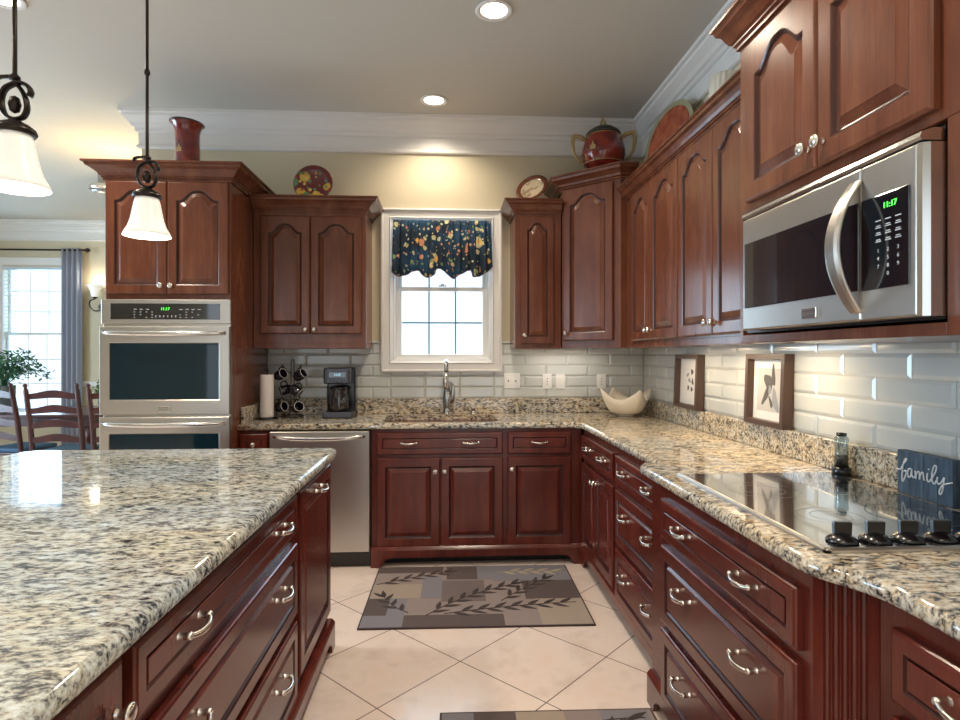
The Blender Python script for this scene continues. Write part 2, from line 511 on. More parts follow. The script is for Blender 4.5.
frame_ring(b, WX0, WX1, WZ0, WZ1, [(-0.001, YB - 0.005), (0.012, YB - 0.005), (0.014, YB + 0.05), (0.03, YB + 0.055), (0.03, YB + 0.14), (-0.001, YB + 0.14)])
b.build('jamb', TRIM, wr)
def sash(parent, x0, x1, z0, z1, y, nx, nz, st=0.034, mw=0.012, depth=0.03, m=TRIM, mm=None):
    b = MB()
    frame_ring(b, x0, x1, z0, z1, [(0, y), (0, y - depth), (st - 0.006, y - depth), (st, y - depth + 0.01), (st, y)])
    s_ = b.build('sash', m, parent)
    b = MB()
    ix0, ix1, iz0, iz1 = x0 + st, x1 - st, z0 + st, z1 - st
    for i in range(1, nx):
        xx = ix0 + (ix1 - ix0) * i / nx
        b.box(xx - mw / 2, xx + mw / 2, y - 0.022, y - 0.008, iz0, iz1)
    for i in range(1, nz):
        zz = iz0 + (iz1 - iz0) * i / nz
        b.box(ix0, ix1, y - 0.021, y - 0.009, zz - mw / 2, zz + mw / 2)
    b.build('muntins', mm or m, s_)
    MB().box(ix0 - 0.004, ix1 + 0.004, y - 0.006, y - 0.002, iz0 - 0.004, iz1 + 0.004).build('pane', GLASS, s_)
    return s_
MUNT = mat('muntin_paint', srgb(120, 160, 185), 0.5)
sash(wr, WX0 + 0.03, WX1 - 0.03, WZ0 + 0.02, 1.86, YB + 0.085, 3, 2, mm=MUNT)
sash(wr, WX0 + 0.03, WX1 - 0.03, 1.83, WZ1 - 0.02, YB + 0.12, 3, 2, mm=MUNT)
b = MB().box(-0.055, 0.0, YB + 0.03, YB + 0.052, 1.862, 1.872).box(-0.04, -0.015, YB + 0.028, YB + 0.046, 1.872, 1.882)
b.build('sash_lock', CHROME, wr)

# ---- dining window
wd = sempty('window_2')
b = MB()
frame_ring(b, DX0 - 0.10, DX1 + 0.10, DZ0 - 0.1, DZ1 + 0.12, [(0, YD), (0, YD - 0.03), (0.09, YD - 0.022), (0.10, YD - 0.01), (0.10, YD)])
b.build('casing', TRIM, wd)
sash(wd, DX0, DX1, DZ0, 1.64, YD + 0.07, 3, 3)
sash(wd, DX0, DX1, 1.61, DZ1, YD + 0.11, 3, 3)
b = MB()
for k in range(38):
    z = DZ1 - 0.04 - k * 0.048
    b.box(DX0 + 0.005, DX0 + 0.16, YD - 0.004, YD + 0.032, z, z + 0.004, T(0, 0, 0))
b.box(DX0, DX1, YD - 0.01, YD + 0.035, DZ1 - 0.035, DZ1)
b.build('blind', BLIND, wd)

# ---- rear and left openings
def big_window(name, axis, a0, a1, z0, z1, pos, nx):
    e = sempty(name)
    b = MB()
    def bb(u0, u1, zz0, zz1, d0=-0.02, d1=0.12):
        if axis == 'x': b.box(u0, u1, pos - d1, pos - d0, zz0, zz1)
        else: b.box(pos - d1, pos - d0, u0, u1, zz0, zz1)
    for i in range(nx + 1):
        u = a0 + (a1 - a0) * i / nx
        bb(u - 0.04, u + 0.04, z0, z1, 0.02, 0.08)
    for k in range(3):
        zz = z0 + (z1 - z0) * k / 2
        bb(a0, a1, zz - 0.03, zz + 0.03, 0.02, 0.08)
    b.build('window_frame', TRIM, e)
big_window('window_3', 'x', -4.1, -1.7, 0.5, 2.6, YR, 3)
big_window('window_4', 'x', -0.6, 1.3, 0.03, 2.6, YR, 2)
big_window('window_5', 'y', 2.2, 5.0, 0.5, 2.6, XL, 3)

# ------------------------------------------------------------ glass subway tiles
TH, TW, ZL = 0.0818, 0.3235, 1.026
def tiles(name, along, phase0, phase1, u0, u1, zcap, holes, Mx, parent_name):
    """tiles in local (u right, v into room = -y, z up) frame"""
    root = sempty(name)
    g_ = MB(); t_ = MB(); gap = 0.0022
    g_.box(u0, u1, 0, -0.002, ZL - 0.05, ZL + 5 * TH + 0.004, Mx)
    for r in range(5):
        za, zb = ZL + r * TH, ZL + (r + 1) * TH
        ph = phase0 if r % 2 == 0 else phase1
        u = ph - math.ceil((ph - u0) / TW) * TW
        while u < u1:
            a_, b_ = max(u, u0), min(u + TW, u1)
            segs = [(a_, b_)]
            for hx0, hx1, hz in holes:
                if za >= hz:
                    ns = []
                    for s0, s1 in segs:
                        if s1 <= hx0 or s0 >= hx1: ns.append((s0, s1))
                        else:
                            if s0 < hx0: ns.append((s0, hx0))
                            if s1 > hx1: ns.append((hx1, s1))
                    segs = ns
            for s0, s1 in segs:
                if s1 - s0 < 0.008: continue
                x0, x1, z0, z1 = s0 + gap / 2, s1 - gap / 2, za + gap / 2, zb - gap / 2
                bw = min(0.012, (x1 - x0) * 0.45)
                L = [[(x0, -0.001, z0), (x1, -0.001, z0), (x1, -0.001, z1), (x0, -0.001, z1)],
                     [(x0, -0.004, z0), (x1, -0.004, z0), (x1, -0.004, z1), (x0, -0.004, z1)],
                     [(x0 + bw, -0.009, z0 + bw), (x1 - bw, -0.009, z0 + bw), (x1 - bw, -0.009, z1 - bw), (x0 + bw, -0.009, z1 - bw)]]
                t_.loops(L, Mx, False, False, True)
            u += TW
    zt = ZL + 5 * TH
    g_.build('grout_bed', GROUT, root)
    t_.build('tiles', TILE, root)
    return root
# back wall: u = x ; right wall: u = 10 - y
tl = tiles('wall_tiles_back', 'x', 0.10, 0.10 + TW / 2, -1.306, WX0 - 0.02, 0, [], T(0, YB, 0), '')
tiles('wall_tiles_back_right', 'x', 0.10, 0.10 + TW / 2, WX1 + 0.02, XR, 0, [], T(0, YB, 0), '')
b = MB()
for r in range(3):
    for k in range(3):
        x0 = WX0 - 0.02 + k * 0.2565 + 0.001; x1 = x0 + 0.2545
        z0 = ZL + r * TH + 0.001; z1 = z0 + TH - 0.002
        if r == 2: z1 = 1.232
        bw = 0.012
        b.loops([[(x0, -0.001, z0), (x1, -0.001, z0), (x1, -0.001, z1), (x0, -0.001, z1)], [(x0, -0.004, z0), (x1, -0.004, z0), (x1, -0.004, z1), (x0, -0.004, z1)],
                 [(x0 + bw, -0.009, z0 + bw), (x1 - bw, -0.009, z0 + bw), (x1 - bw, -0.009, z1 - bw), (x0 + bw, -0.009, z1 - bw)]], T(0, YB, 0), False, False, True)
o = structure(b.build('wall_tiles_under_window', TILE))
MR = Matrix(((0, 1, 0, XR), (-1, 0, 0, 10), (0, 0, 1, 0), (0, 0, 0, 1)))
tiles('wall_tiles_right', 'y', 10 - 2.283, 10 - 2.126, 10 - 4.372, 10 - 0.2, 0, [], MR, '')
for i, (xa, xb) in enumerate(((-0.549, -0.482), (0.415, 0.477))):
    structure(MB().box(xa, xb, YB - 0.018, YB, ZL + 5 * TH, ZL + 5 * TH + 0.016).build('trim_%d' % (5 + i), TILE, bevel=0.004))

# ------------------------------------------------------------ cabinet kit
def smooth_s(t): return t * t * (3 - 2 * t)
def door_mesh(w_, h_, arch=0.0, fr=0.055, name='door', m=WOOD, rev=0.034, th=0.020):
    N = 18
    def loop(ins, y, arched):
        x0, x1, z0, z1 = ins, w_ - ins, ins, h_ - ins
        pts = [(x0, y, z0), (x1, y, z0)]
        for i in range(N + 1):
            u = 1 - i / N
            x = x0 + (x1 - x0) * u
            z = z1
            if arched and arch:
                t = 1 - abs(2 * u - 1)
                s_ = 0 if t < 0.13 else 1 - (1 - smooth_s(min(1, (t - 0.13) / 0.87))) ** 1.7
                z = z1 - arch * (1 - s_)
            pts.append((x, y, z))
        return pts
    L = [loop(0, 0, 0), loop(0, -th + 0.006, 0), loop(0.003, -th + 0.002, 0), loop(0.008, -th, 0),
         loop(fr - 0.002, -th, 1), loop(fr + 0.003, -th + 0.003, 1), loop(fr + 0.008, -th + 0.010, 1), loop(fr + 0.012, -th + 0.011, 1),
         loop(fr + rev, -th + 0.002, 1), loop(fr + rev + 0.002, -th + 0.0005, 1)]
    b = MB().loops(L)
    n_ = len(L[0])
    for k in list(range(4 * n_, 7 * n_)): b.mi[k] = 1
    return b.mesh(name, [m, GLAZE if m is WOOD else GLAZEU])

def lathe_mesh(prof, M, name, m, n=20):
    return MB().lathe(prof, n, M).mesh(name, m)
KNOB = lathe_mesh([(0.0085, 0), (0.0085, 0.003), (0.0068, 0.006), (0.0065, 0.012), (0.0085, 0.016), (0.0155, 0.020), (0.0170, 0.024), (0.0155, 0.028), (0.009, 0.031), (0.0001, 0.032)], RX(pi / 2), 'knob', NICKEL)
def pull_mesh(L=0.096, out=0.036):
    b = MB(); h = L / 2
    for sx in (-1, 1):
        b.lathe([(0.0100, 0), (0.0098, 0.003), (0.0080, 0.007), (0.0068, 0.016), (0.0078, 0.021), (0.0085, 0.025), (0.0080, 0.031), (0.004, 0.034)], 14, T(sx * h, 0, 0) @ RX(pi / 2))
    pts = []; rad = []
    for i in range(17):
        t = -1 + 2 * i / 16
        pts.append((t * h * 1.04, -0.026 - (out - 0.024) * (1 - t * t) * 1.1, -0.006 * (1 - t * t)))
        rad.append(0.0056 + 0.0016 * (1 - t * t))
    b.tube(pts, rad, 10)
    return b.mesh('pull', NICKEL)
PULL = pull_mesh()

def cab_crown(b, W, D, z0, z1, out, left=True, right=True):
    h = z1 - z0
    prof = [(0, z0), (0.010, z0), (0.010, z0 + h * .12), (0.018, z0 + h * .16), (0.018, z0 + h * .24), (0.026, z0 + h * .28), (0.034, z0 + h * .42),
            (out * .62, z0 + h * .62), (out * .82, z0 + h * .72), (out * .88, z0 + h * .86), (out, z0 + h * .90), (out, z1), (0, z1)]
    path = ([(0, D)] if left else []) + [(0, 0), (W, 0)] + ([(W, D)] if right else [])
    b.sweep(path, prof)
    return b

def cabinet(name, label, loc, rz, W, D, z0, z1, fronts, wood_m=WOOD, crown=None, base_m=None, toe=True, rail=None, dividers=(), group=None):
    t = thing(name, label, 'cabinet', loc, rz, group)
    b = MB()
    b.box(0, W, 0, D, z0, z1)
    if rail: b.box(0, W, -0.004, 0.016, z0 - 0.004, z0 + rail)
    b.build('body', wood_m, t, bevel=0.002)
    if base_m is not None:
        feetL, feetR, out = base_m
        zt = z0 + 0.02
        poly = []
        if feetL: poly += [(0, 0), (0.065, 0), (0.075, 0.03), (0.10, 0.055), (0.135, 0.062)]
        else: poly += [(0, 0.062)]
        if feetR: poly += [(W - 0.135, 0.062), (W - 0.10, 0.055), (W - 0.075, 0.03), (W - 0.065, 0), (W, 0)]
        else: poly += [(W, 0.062)]
        poly += [(W, zt - 0.012), (0, zt - 0.012)]
        bb = MB().prism(poly, -out, -0.001, 'y')
        if feetL: bb.box(0, 0.03, -0.001, D * 0.5, 0, 0.06)
        if feetR: bb.box(W - 0.03, W, -0.001, D * 0.5, 0, 0.06)
        bb.prism([(-out - 0.001, zt - 0.012), (-out + 0.004, zt - 0.002), (-out + 0.015, zt + 0.008), (-0.0005, zt + 0.008), (-0.0005, zt - 0.012)], 0, W, 'x')
        bb.build('base_moulding', wood_m, t)
    if toe:
        MB().box(0.002, W - 0.002, 0.06, D - 0.02, 0.001, z0 - 0.001).build('toe_kick', DARK, t)
    if crown:
        c0, c1, out, l_, r_ = crown
        b = cab_crown(MB(), W, D, c0, c1, out, l_, r_)
        b.box(0.0, W, 0.0, D, c1 - 0.02, c1 - 0.002)
        b.build('crown_moulding', wood_m, t)
    for f in fronts:
        kind, x0, x1, za, zb = f[:5]
        w_, h_ = x1 - x0, zb - za
        if kind == 'door':
            arch, side, kz = f[5], f[6], f[7]
            fr = 0.055 if w_ > 0.3 else 0.05
            me = door_mesh(w_, h_, arch, fr, 'door', wood_m)
            d = shared('door', me, t, (x0, -0.0005, za))
            if side == 'L': shared('knob', KNOB, d, (0.028, -0.020, kz - za))
            elif side == 'R': shared('knob', KNOB, d, (w_ - 0.028, -0.020, kz - za))
            elif side == 'P': shared('pull', PULL, d, (w_ / 2, -0.020, kz - za))
        else:
            n_ = f[5]
            fr = 0.036 if h_ < 0.2 else 0.045
            me = door_mesh(w_, h_, 0, fr, 'drawer_front', wood_m, rev=0.006 if h_ < 0.2 else 0.02)
            d = shared('drawer', me, t, (x0, -0.0005, za))
            kz = h_ * 0.55 if h_ < 0.2 else h_ * 0.62
            if n_ == 0: shared('knob', KNOB, d, (w_ / 2, -0.018, h_ / 2))
            elif n_ == 1: shared('pull', PULL, d, (w_ / 2, -0.014, kz))
            else:
                for q in (f[6] if len(f) > 6 else (0.255, 0.745)): shared('pull', PULL, d, (w_ * q, -0.014, kz))
    return t

QR, QL = -pi / 2, pi / 2
# ---- back run, lower
YF = 3.77
cabinet('base_cabinet', 'narrow lower cabinet between wall ovens and dishwasher with one knob drawer', (-1.306, YF, 0), 0, 0.194, 0.60, 0.10, 0.875,
        [('drawer', 0.012, 0.182, 0.72, 0.853, 0), ('door', 0.012, 0.182, 0.14, 0.69, 0, 'R', 0.64)])
cabinet('base_cabinet', 'cherry sink base under the window with arched foot moulding and three doors', (-0.477, YF, 0), 0, 1.36, 0.60, 0.10, 0.875,
        [('drawer', 0.035, 0.84, 0.712, 0.853, 2), ('drawer', 0.870, 1.285, 0.712, 0.853, 1),
         ('door', 0.035, 0.436, 0.125, 0.69, 0, 'R', 0.605), ('door', 0.440, 0.842, 0.125, 0.69, 0, 'L', 0.605), ('door', 0.870, 1.285, 0.125, 0.69, 0, 'L', 0.615)],
        base_m=(True, True, 0.035))
# ---- right run, lower
XF = 0.885
cabinet('base_cabinet', 'lower cabinet at inner corner with one drawer over two doors, right side', (XF, 3.73, 0), QR, 0.735, 0.60, 0.10, 0.875,
        [('drawer', 0.012, 0.712, 0.69, 0.835, 2), ('door', 0.012, 0.360, 0.125, 0.66, 0, 'R', 0.60), ('door', 0.364, 0.712, 0.125, 0.66, 0, 'L', 0.60)],
        base_m=(True, False, 0.02))
cabinet('base_cabinet', 'bank of three drawers between corner doors and cooktop cabinet', (XF, 2.995, 0), QR, 0.753, 0.60, 0.10, 0.875,
        [('drawer', 0.022, 0.725, 0.69, 0.833, 2), ('drawer', 0.022, 0.725, 0.387, 0.656, 2), ('drawer', 0.022, 0.725, 0.10, 0.356, 2)],
        base_m=(False, False, 0.02))
ct = cabinet('base_cabinet', 'protruding three-drawer cabinet under the black cooktop', (0.80, 2.24, 0), QR, 1.005, 0.68, 0.10, 0.875,
        [('drawer', 0.14, 0.97, 0.685, 0.826, 2), ('drawer', 0.14, 0.97, 0.382, 0.656, 2), ('drawer', 0.14, 0.97, 0.09, 0.356, 2)],
        base_m=(True, True, 0.02))
b = MB()
b.box(1.0051, 1.11, 0.075, 0.6, 0.002, 0.875)
poly = []
L0 = Vector((1.0051, 0.0)); L1 = Vector((1.11, 0.07)); dd = (L1 - L0); nn_ = Vector((dd.y, -dd.x)).normalized(); ln = dd.length; du = dd.normalized()
pts = [L0]
for k in range(5):
    for q, dep in ((0.16 + k * 0.14, 0.0), (0.18 + k * 0.14, -0.006), (0.22 + k * 0.14, -0.009), (0.26 + k * 0.14, -0.006), (0.28 + k * 0.14, 0.0)):
        pts.append(L0 + du * ln * q + nn_ * dep)
pts += [L1, Vector((1.11, 0.09)), Vector((1.0051, 0.09))]
b.prism([(p.x, p.y) for p in pts], 0.002, 0.875, 'z')
b.build('fluted_corner_post', WOOD, ct)
cabinet('base_cabinet', 'nearest lower right cabinet with drawers past the fluted post', (0.87, 1.129, 0), QR, 0.68, 0.62, 0.10, 0.875,
        [('drawer', 0.05, 0.66, 0.685, 0.826, 2, (0.30, 0.72)), ('drawer', 0.05, 0.66, 0.382, 0.656, 2), ('drawer', 0.05, 0.66, 0.12, 0.356, 2)],
        base_m=(False, False, 0.02))
# ---- island (front faces +x)
XI = -0.55
DI = 1.30
cabinet('island_cabinet', 'island end cabinet with tall pull-out panel nearest the dishwasher', (XI, 2.15, 0), QL, 0.60, DI, 0.10, 0.875,
        [('door', 0.022, 0.578, 0.17, 0.848, 0, 'P', 0.80)], base_m=(False, True, 0.035))
cabinet('island_cabinet', 'wide island bank of three long drawers with pairs of nickel pulls', (XI, 1.015, 0), QL, 1.135, DI, 0.10, 0.875,
        [('drawer', 0.019, 1.115, 0.718, 0.850, 2, (0.19, 0.80)), ('drawer', 0.019, 1.115, 0.425, 0.677, 2, (0.19, 0.80)), ('drawer', 0.019, 1.115, 0.12, 0.397, 2, (0.19, 0.80))], base_m=(False, False, 0.035))
cabinet('island_cabinet', 'nearest island cabinet with round-knobbed door at lower left corner', (XI, 0.30, 0), QL, 0.715, DI, 0.10, 0.875,
        [('door', 0.02, 0.355, 0.14, 0.852, 0, 'R', 0.762), ('door', 0.36, 0.697, 0.14, 0.852, 0, 'R', 0.775)], base_m=(True, False, 0.035))

# ---- oven tower
XO, YO, WO = -2.042, 3.64, 0.736
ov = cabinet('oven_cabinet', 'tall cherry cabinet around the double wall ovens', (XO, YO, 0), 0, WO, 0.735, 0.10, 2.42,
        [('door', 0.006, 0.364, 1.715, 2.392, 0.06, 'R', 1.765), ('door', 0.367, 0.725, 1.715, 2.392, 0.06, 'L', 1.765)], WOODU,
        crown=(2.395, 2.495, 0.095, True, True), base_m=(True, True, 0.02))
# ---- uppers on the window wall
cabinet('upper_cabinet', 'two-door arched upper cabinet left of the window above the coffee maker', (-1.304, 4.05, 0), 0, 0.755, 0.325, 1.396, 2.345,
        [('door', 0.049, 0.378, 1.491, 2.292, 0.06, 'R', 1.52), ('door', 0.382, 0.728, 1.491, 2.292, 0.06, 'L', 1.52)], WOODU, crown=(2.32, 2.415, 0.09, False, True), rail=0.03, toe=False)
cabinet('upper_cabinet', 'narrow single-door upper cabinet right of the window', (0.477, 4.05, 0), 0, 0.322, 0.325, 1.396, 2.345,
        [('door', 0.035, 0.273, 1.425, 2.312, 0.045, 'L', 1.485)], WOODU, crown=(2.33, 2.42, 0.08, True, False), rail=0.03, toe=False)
# ---- diagonal corner upper
cxn = thing('upper_cabinet', 'tallest diagonal upper cabinet in the corner carrying the red lidded jar', 'cabinet', (0.806, 4.05, 0), 0)
ang = atan2(3.74 - 4.05, 1.13 - 0.806)
LD = sqrt((3.74 - 4.05) ** 2 + (1.13 - 0.806) ** 2)
poly = [(0, 0), (0.324, -0.31), (0.69, -0.31), (0.69, 0.325), (0, 0.325)]
b = MB().prism(poly, 1.396, 2.50, 'z')
b.build('body', WOODU, cxn, bevel=0.002)
h = 0.10; z0 = 2.48
pr_ = [(0, z0), (0.010, z0), (0.010, z0 + .012), (0.018, z0 + .016), (0.018, z0 + .024), (0.030, z0 + .030), (0.036, z0 + .044), (.052, z0 + .060), (.068, z0 + .070), (.074, z0 + .086), (.082, z0 + .09), (.082, z0 + h), (0, z0 + h)]
b = MB().sweep([(0, 0.325), (0, 0), (0.324, -0.31), (0.42, -0.31)], pr_)
b.prism(poly, z0 + h - 0.02, z0 + h - 0.002, 'z')
b.build('crown_moulding', WOODU, cxn)
d = shared('door', door_mesh(0.378, 1.045, 0.06, 0.055, 'door', WOODU), cxn, (0.0255 * cos(ang), 0.0255 * sin(ang), 1.446), (0, 0, ang))
d.location = (0.02 * cos(ang), 0.02 * sin(ang), 1.446)
shared('knob', KNOB, d, (0.028, -0.020, 0.05))
# ---- right wall uppers
cabinet('upper_cabinet', 'two-door upper cabinet on right wall nearest the corner above the smaller picture', (1.17, 3.738, 0), QR, 0.877, 0.328, 1.396, 2.36,
        [('door', 0.135, 0.480, 1.436, 2.338, 0.06, 'R', 1.49), ('door', 0.484, 0.873, 1.436, 2.338, 0.06, 'L', 1.49)], WOODU, crown=(2.345, 2.425, 0.07, False, False), rail=0.03, toe=False)
cabinet('upper_cabinet', 'two-door upper cabinet on right wall beside the microwave', (1.17, 2.86, 0), QR, 1.012, 0.328, 1.396, 2.36,
        [('door', 0.004, 0.380, 1.436, 2.338, 0.06, 'R', 1.49), ('door', 0.384, 0.760, 1.436, 2.338, 0.06, 'L', 1.49)], WOODU, crown=(2.345, 2.425, 0.07, False, False), rail=0.03, toe=False)
# ---- microwave cabinet, deeper
mc = thing('upper_cabinet', 'deep arched two-door cabinet surrounding the microwave', 'cabinet', (0.95, 1.845, 0), QR)
b = MB()
WM = 0.95
b.box(0, WM, 0, 0.548, 1.80, 2.36)
b.box(0, 0.018, 0, 0.548, 1.386, 1.80); b.box(0.785, WM, 0, 0.548, 1.386, 1.80)
b.box(0.018, 0.785, 0, 0.548, 1.386, 1.412)
b.build('body', WOODU, mc, bevel=0.002)
cab_crown(MB(), WM, 0.148, 2.335, 2.43, 0.07, True, False).box(0, WM, 0, 0.548, 2.41, 2.428).build('crown_moulding', WOODU, mc)
for x0, x1, sd in ((0.069, 0.418, 'R'), (0.422, 0.771, 'L')):
    d = shared('door', door_mesh(x1 - x0, 0.49, 0.06, 0.055, 'door', WOODU), mc, (x0, -0.0005, 1.822))
    shared('knob', KNOB, d, (x1 - x0 - 0.028 if sd == 'R' else 0.028, -0.02, 0.055))

# ------------------------------------------------------------ worktops
def arc(cx, cy, r, a0, a1, n=6):
    return [(cx + r * cos(R(a0 + (a1 - a0) * i / n)), cy + r * sin(R(a0 + (a1 - a0) * i / n))) for i in range(n + 1)]
def offset_poly(poly, d):
    """move a CCW polygon inwards by d"""
    n = len(poly); out = []
    P = [Vector(p) for p in poly]
    for i in range(n):
        d0 = (P[i] - P[i - 1]).normalized(); d1 = (P[(i + 1) % n] - P[i]).normalized()
        n0 = Vector((-d0.y, d0.x)); n1 = Vector((-d1.y, d1.x))
        b_ = (n0 + n1)
        b_ = b_.normalized() if b_.length > 1e-6 else n0
        out.append(P[i] + b_ * (d / max(0.35, b_.dot(n0))))
    return [(p.x, p.y) for p in out]
def slab(poly, z0, z1, m, name, parent=None, hole=None, edge=0.014):
    th = z1 - z0
    prof = [(0.010, z0), (0.003, z0 + 0.003), (0.0, z0 + 0.010), (0.0, z1 - 0.018), (0.002, z1 - 0.010), (0.006, z1 - 0.004), (0.012, z1)]
    loops = [[(x, y, z) for x, y in offset_poly(poly, ins)] for ins, z in prof]
    b = MB()
    b.loops(loops, None, True, False, False)
    for li, z in ((0, z0), (-1, z1)):
        ring = [Vector(p) for p in loops[li]]
        polys = [ring] + ([[Vector((x, y, z)) for x, y in hole]] if hole else [])
        allp = [p for r_ in polys for p in r_]
        tris = tessellate_polygon(polys)
        b.add([tuple(p) for p in allp], [tuple(t) for t in tris])
    if hole:
        b.loops([[(x, y, z0) for x, y in hole], [(x, y, z1) for x, y in hole]], None, False, False, False)
    o = b.build(name, m, parent)
    return o
kt = thing('kitchen_worktop', 'speckled granite worktop running under the window and along the right wall', 'countertop')
outline = [(-1.304, 3.74), (0.815, 3.74)] + [(0.862, 3.70)] + [(0.862, 2.30)] + arc(0.822, 2.275, 0.055, 80, 180, 5)[1:] + [(0.768, 2.10), (0.768, 1.235)] + \
          [(0.772, 1.205), (0.785, 1.175), (0.805, 1.145), (0.822, 1.112), (0.834, 1.07), (0.838, 1.02), (0.838, 0.44), (XR - 0.001, 0.44), (XR - 0.001, YB - 0.001), (-1.304, YB - 0.001)]
SX0, SX1, SY0, SY1 = -0.415, 0.343, 3.80, 4.268
r_ = 0.06
hole = arc(SX0 + r_, SY0 + r_, r_, 180, 270, 5) + arc(SX1 - r_, SY0 + r_, r_, 270, 360, 5) + arc(SX1 - r_, SY1 - r_, r_, 0, 90, 5) + arc(SX0 + r_, SY1 - r_, r_, 90, 180, 5)
slab(outline, 0.876, 0.914, GRAN, 'slab', kt, hole)
b = MB().box(-1.304, XR - 0.03, YB - 0.03, YB - 0.001, 0.9145, ZL)
b.build('upstand', GRAN, kt, bevel=0.003)
MB().box(XR - 0.045, XR - 0.001, 0.44, YB - 0.03, 0.9145, ZL).build('upstand', GRAN, kt, bevel=0.003)
MB().box(-1.304, -1.282, 3.80, YB - 0.031, 0.9145, ZL - 0.01).build('upstand', GRAN, kt, bevel=0.003)
# island top
outline = [(-0.505, 0.05), (-0.505, 2.70)] + arc(-0.56, 2.735, 0.055, 0, 90, 4)[1:] + arc(-1.83, 2.71, 0.08, 90, 180, 6) + [(-1.91, 0.05)]
outline = outline[::-1] if False else outline
slab(outline, 0.876, 0.914, GRANI, 'island_worktop').name = 'island_worktop'
tag(bpy.data.objects['island_worktop'], 'large grey granite island top in the left foreground', 'countertop')

# ------------------------------------------------------------ sink, faucet, dispenser
sk = thing('sink', 'double stainless undermount sink in the worktop below the window', 'sink', (0, 0, 0))
def bowl(x0, x1, y0, y1, zt, dep):
    b = MB()
    def ring(ins, z, rr=0.06):
        a0, a1, c0, c1 = x0 + ins, x1 - ins, y0 + ins, y1 - ins
        rr = max(0.02, rr - ins)
        return [(x, y, z) for x, y in arc(a0 + rr, c0 + rr, rr, 180, 270, 5) + arc(a1 - rr, c0 + rr, rr, 270, 360, 5) + arc(a1 - rr, c1 - rr, rr, 0, 90, 5) + arc(a0 + rr, c1 - rr, rr, 90, 180, 5)]
    b.loops([ring(-0.012, zt - 0.002), ring(-0.012, zt), ring(0, zt), ring(0.008, zt - dep + 0.02), ring(0.03, zt - dep), ring(0.15, zt - dep - 0.002)], None, True, False, True)
    return b
bowl(SX0 + 0.002, -0.02, SY0 + 0.002, SY1 - 0.002, 0.874, 0.2).build('basin', STEELP, sk)
bowl(0.01, SX1 - 0.002, SY0 + 0.002, SY1 - 0.002, 0.874, 0.17).build('basin', STEELP, sk)
MB().box(-0.02, 0.01, SY0 + 0.002, SY1 - 0.002, 0.855, 0.874).build('divider', STEELP, sk, bevel=0.004)
fc = thing('faucet', 'tall curved pull-down faucet behind the sink', 'faucet', (0.005, 4.315, 0.9142))
b = MB().lathe([(0.032, 0), (0.032, 0.006), (0.027, 0.012), (0.027, 0.05), (0.033, 0.10), (0.030, 0.15), (0.022, 0.19), (0.015, 0.22)], 20)
pts = [(0, 0, 0.18), (-0.004, 0, 0.27), (-0.004, -0.015, 0.335)] + [(-0.005, -0.075 + 0.06 * cos(R(t)), 0.335 + 0.055 * sin(R(t))) for t in range(20, 181, 20)] + [(-0.008, -0.137, 0.31)]
b.tube(pts, [0.015] * len(pts), 12)
b.build('body', CHROME, fc)
MB().tube([(-0.008, -0.137, 0.315), (-0.010, -0.138, 0.26), (-0.012, -0.14, 0.20), (-0.013, -0.141, 0.195)], [0.014, 0.018, 0.021, 0.018], 14).build('spray_head', STEELP, fc)
pts = [(0.02, 0.0, 0.06), (0.035, -0.005, 0.10), (0.045, -0.01, 0.16), (0.040, -0.01, 0.21), (0.022, -0.012, 0.235)]
MB().tube(pts, [0.018, 0.020, 0.017, 0.012, 0.008], 12).build('handle', CHROME, fc)
tag(MB().lathe([(0.021, 0), (0.021, 0.004), (0.017, 0.008), (0.017, 0.035), (0.019, 0.038), (0.019, 0.050), (0.015, 0.056), (0.0001, 0.057)], 18).build('air_gap', STEELP, loc=(0.198, 4.30, 0.9142)), 'short round steel air gap cap right of the faucet', 'sink fitting')

# ------------------------------------------------------------ dishwasher
dw = thing('dishwasher', 'stainless dishwasher left of the sink cabinet', 'dishwasher', (-1.108, 3.76, 0))
MB().box(0.002, 0.626, 0.02, 0.58, 0.10, 0.872).build('tub', DARK, dw)
MB().box(0.004, 0.624, -0.030, 0.018, 0.105, 0.868).build('door', STEEL, dw, bevel=0.006)
MB().box(0.004, 0.624, 0.012, 0.05, 0.003, 0.10).build('toe_panel', BLACKP, dw)
def bar_handle(W, y, z, x0, x1, sag=0.008, rad=0.011, out=0.045):
    b = MB(); N = 20; pts = []
    for i in range(N + 1):
        t = -1 + 2 * i / N
        e = 1 - abs(t) ** 6
        pts.append((x0 + (x1 - x0) * (i / N), y - 0.006 - out * e * (0.75 + 0.25 * (1 - t * t)), z - sag * (1 - t * t)))
    rr = [rad * (0.75 + 0.35 * (1 - abs(-1 + 2 * i / N) ** 2)) for i in range(N + 1)]
    b.tube(pts, rr, 12, flat=(0.8, 1.25))
    return b
bar_handle(0.6, -0.03, 0.835, 0.03, 0.595).build('handle', STEELP, dw)

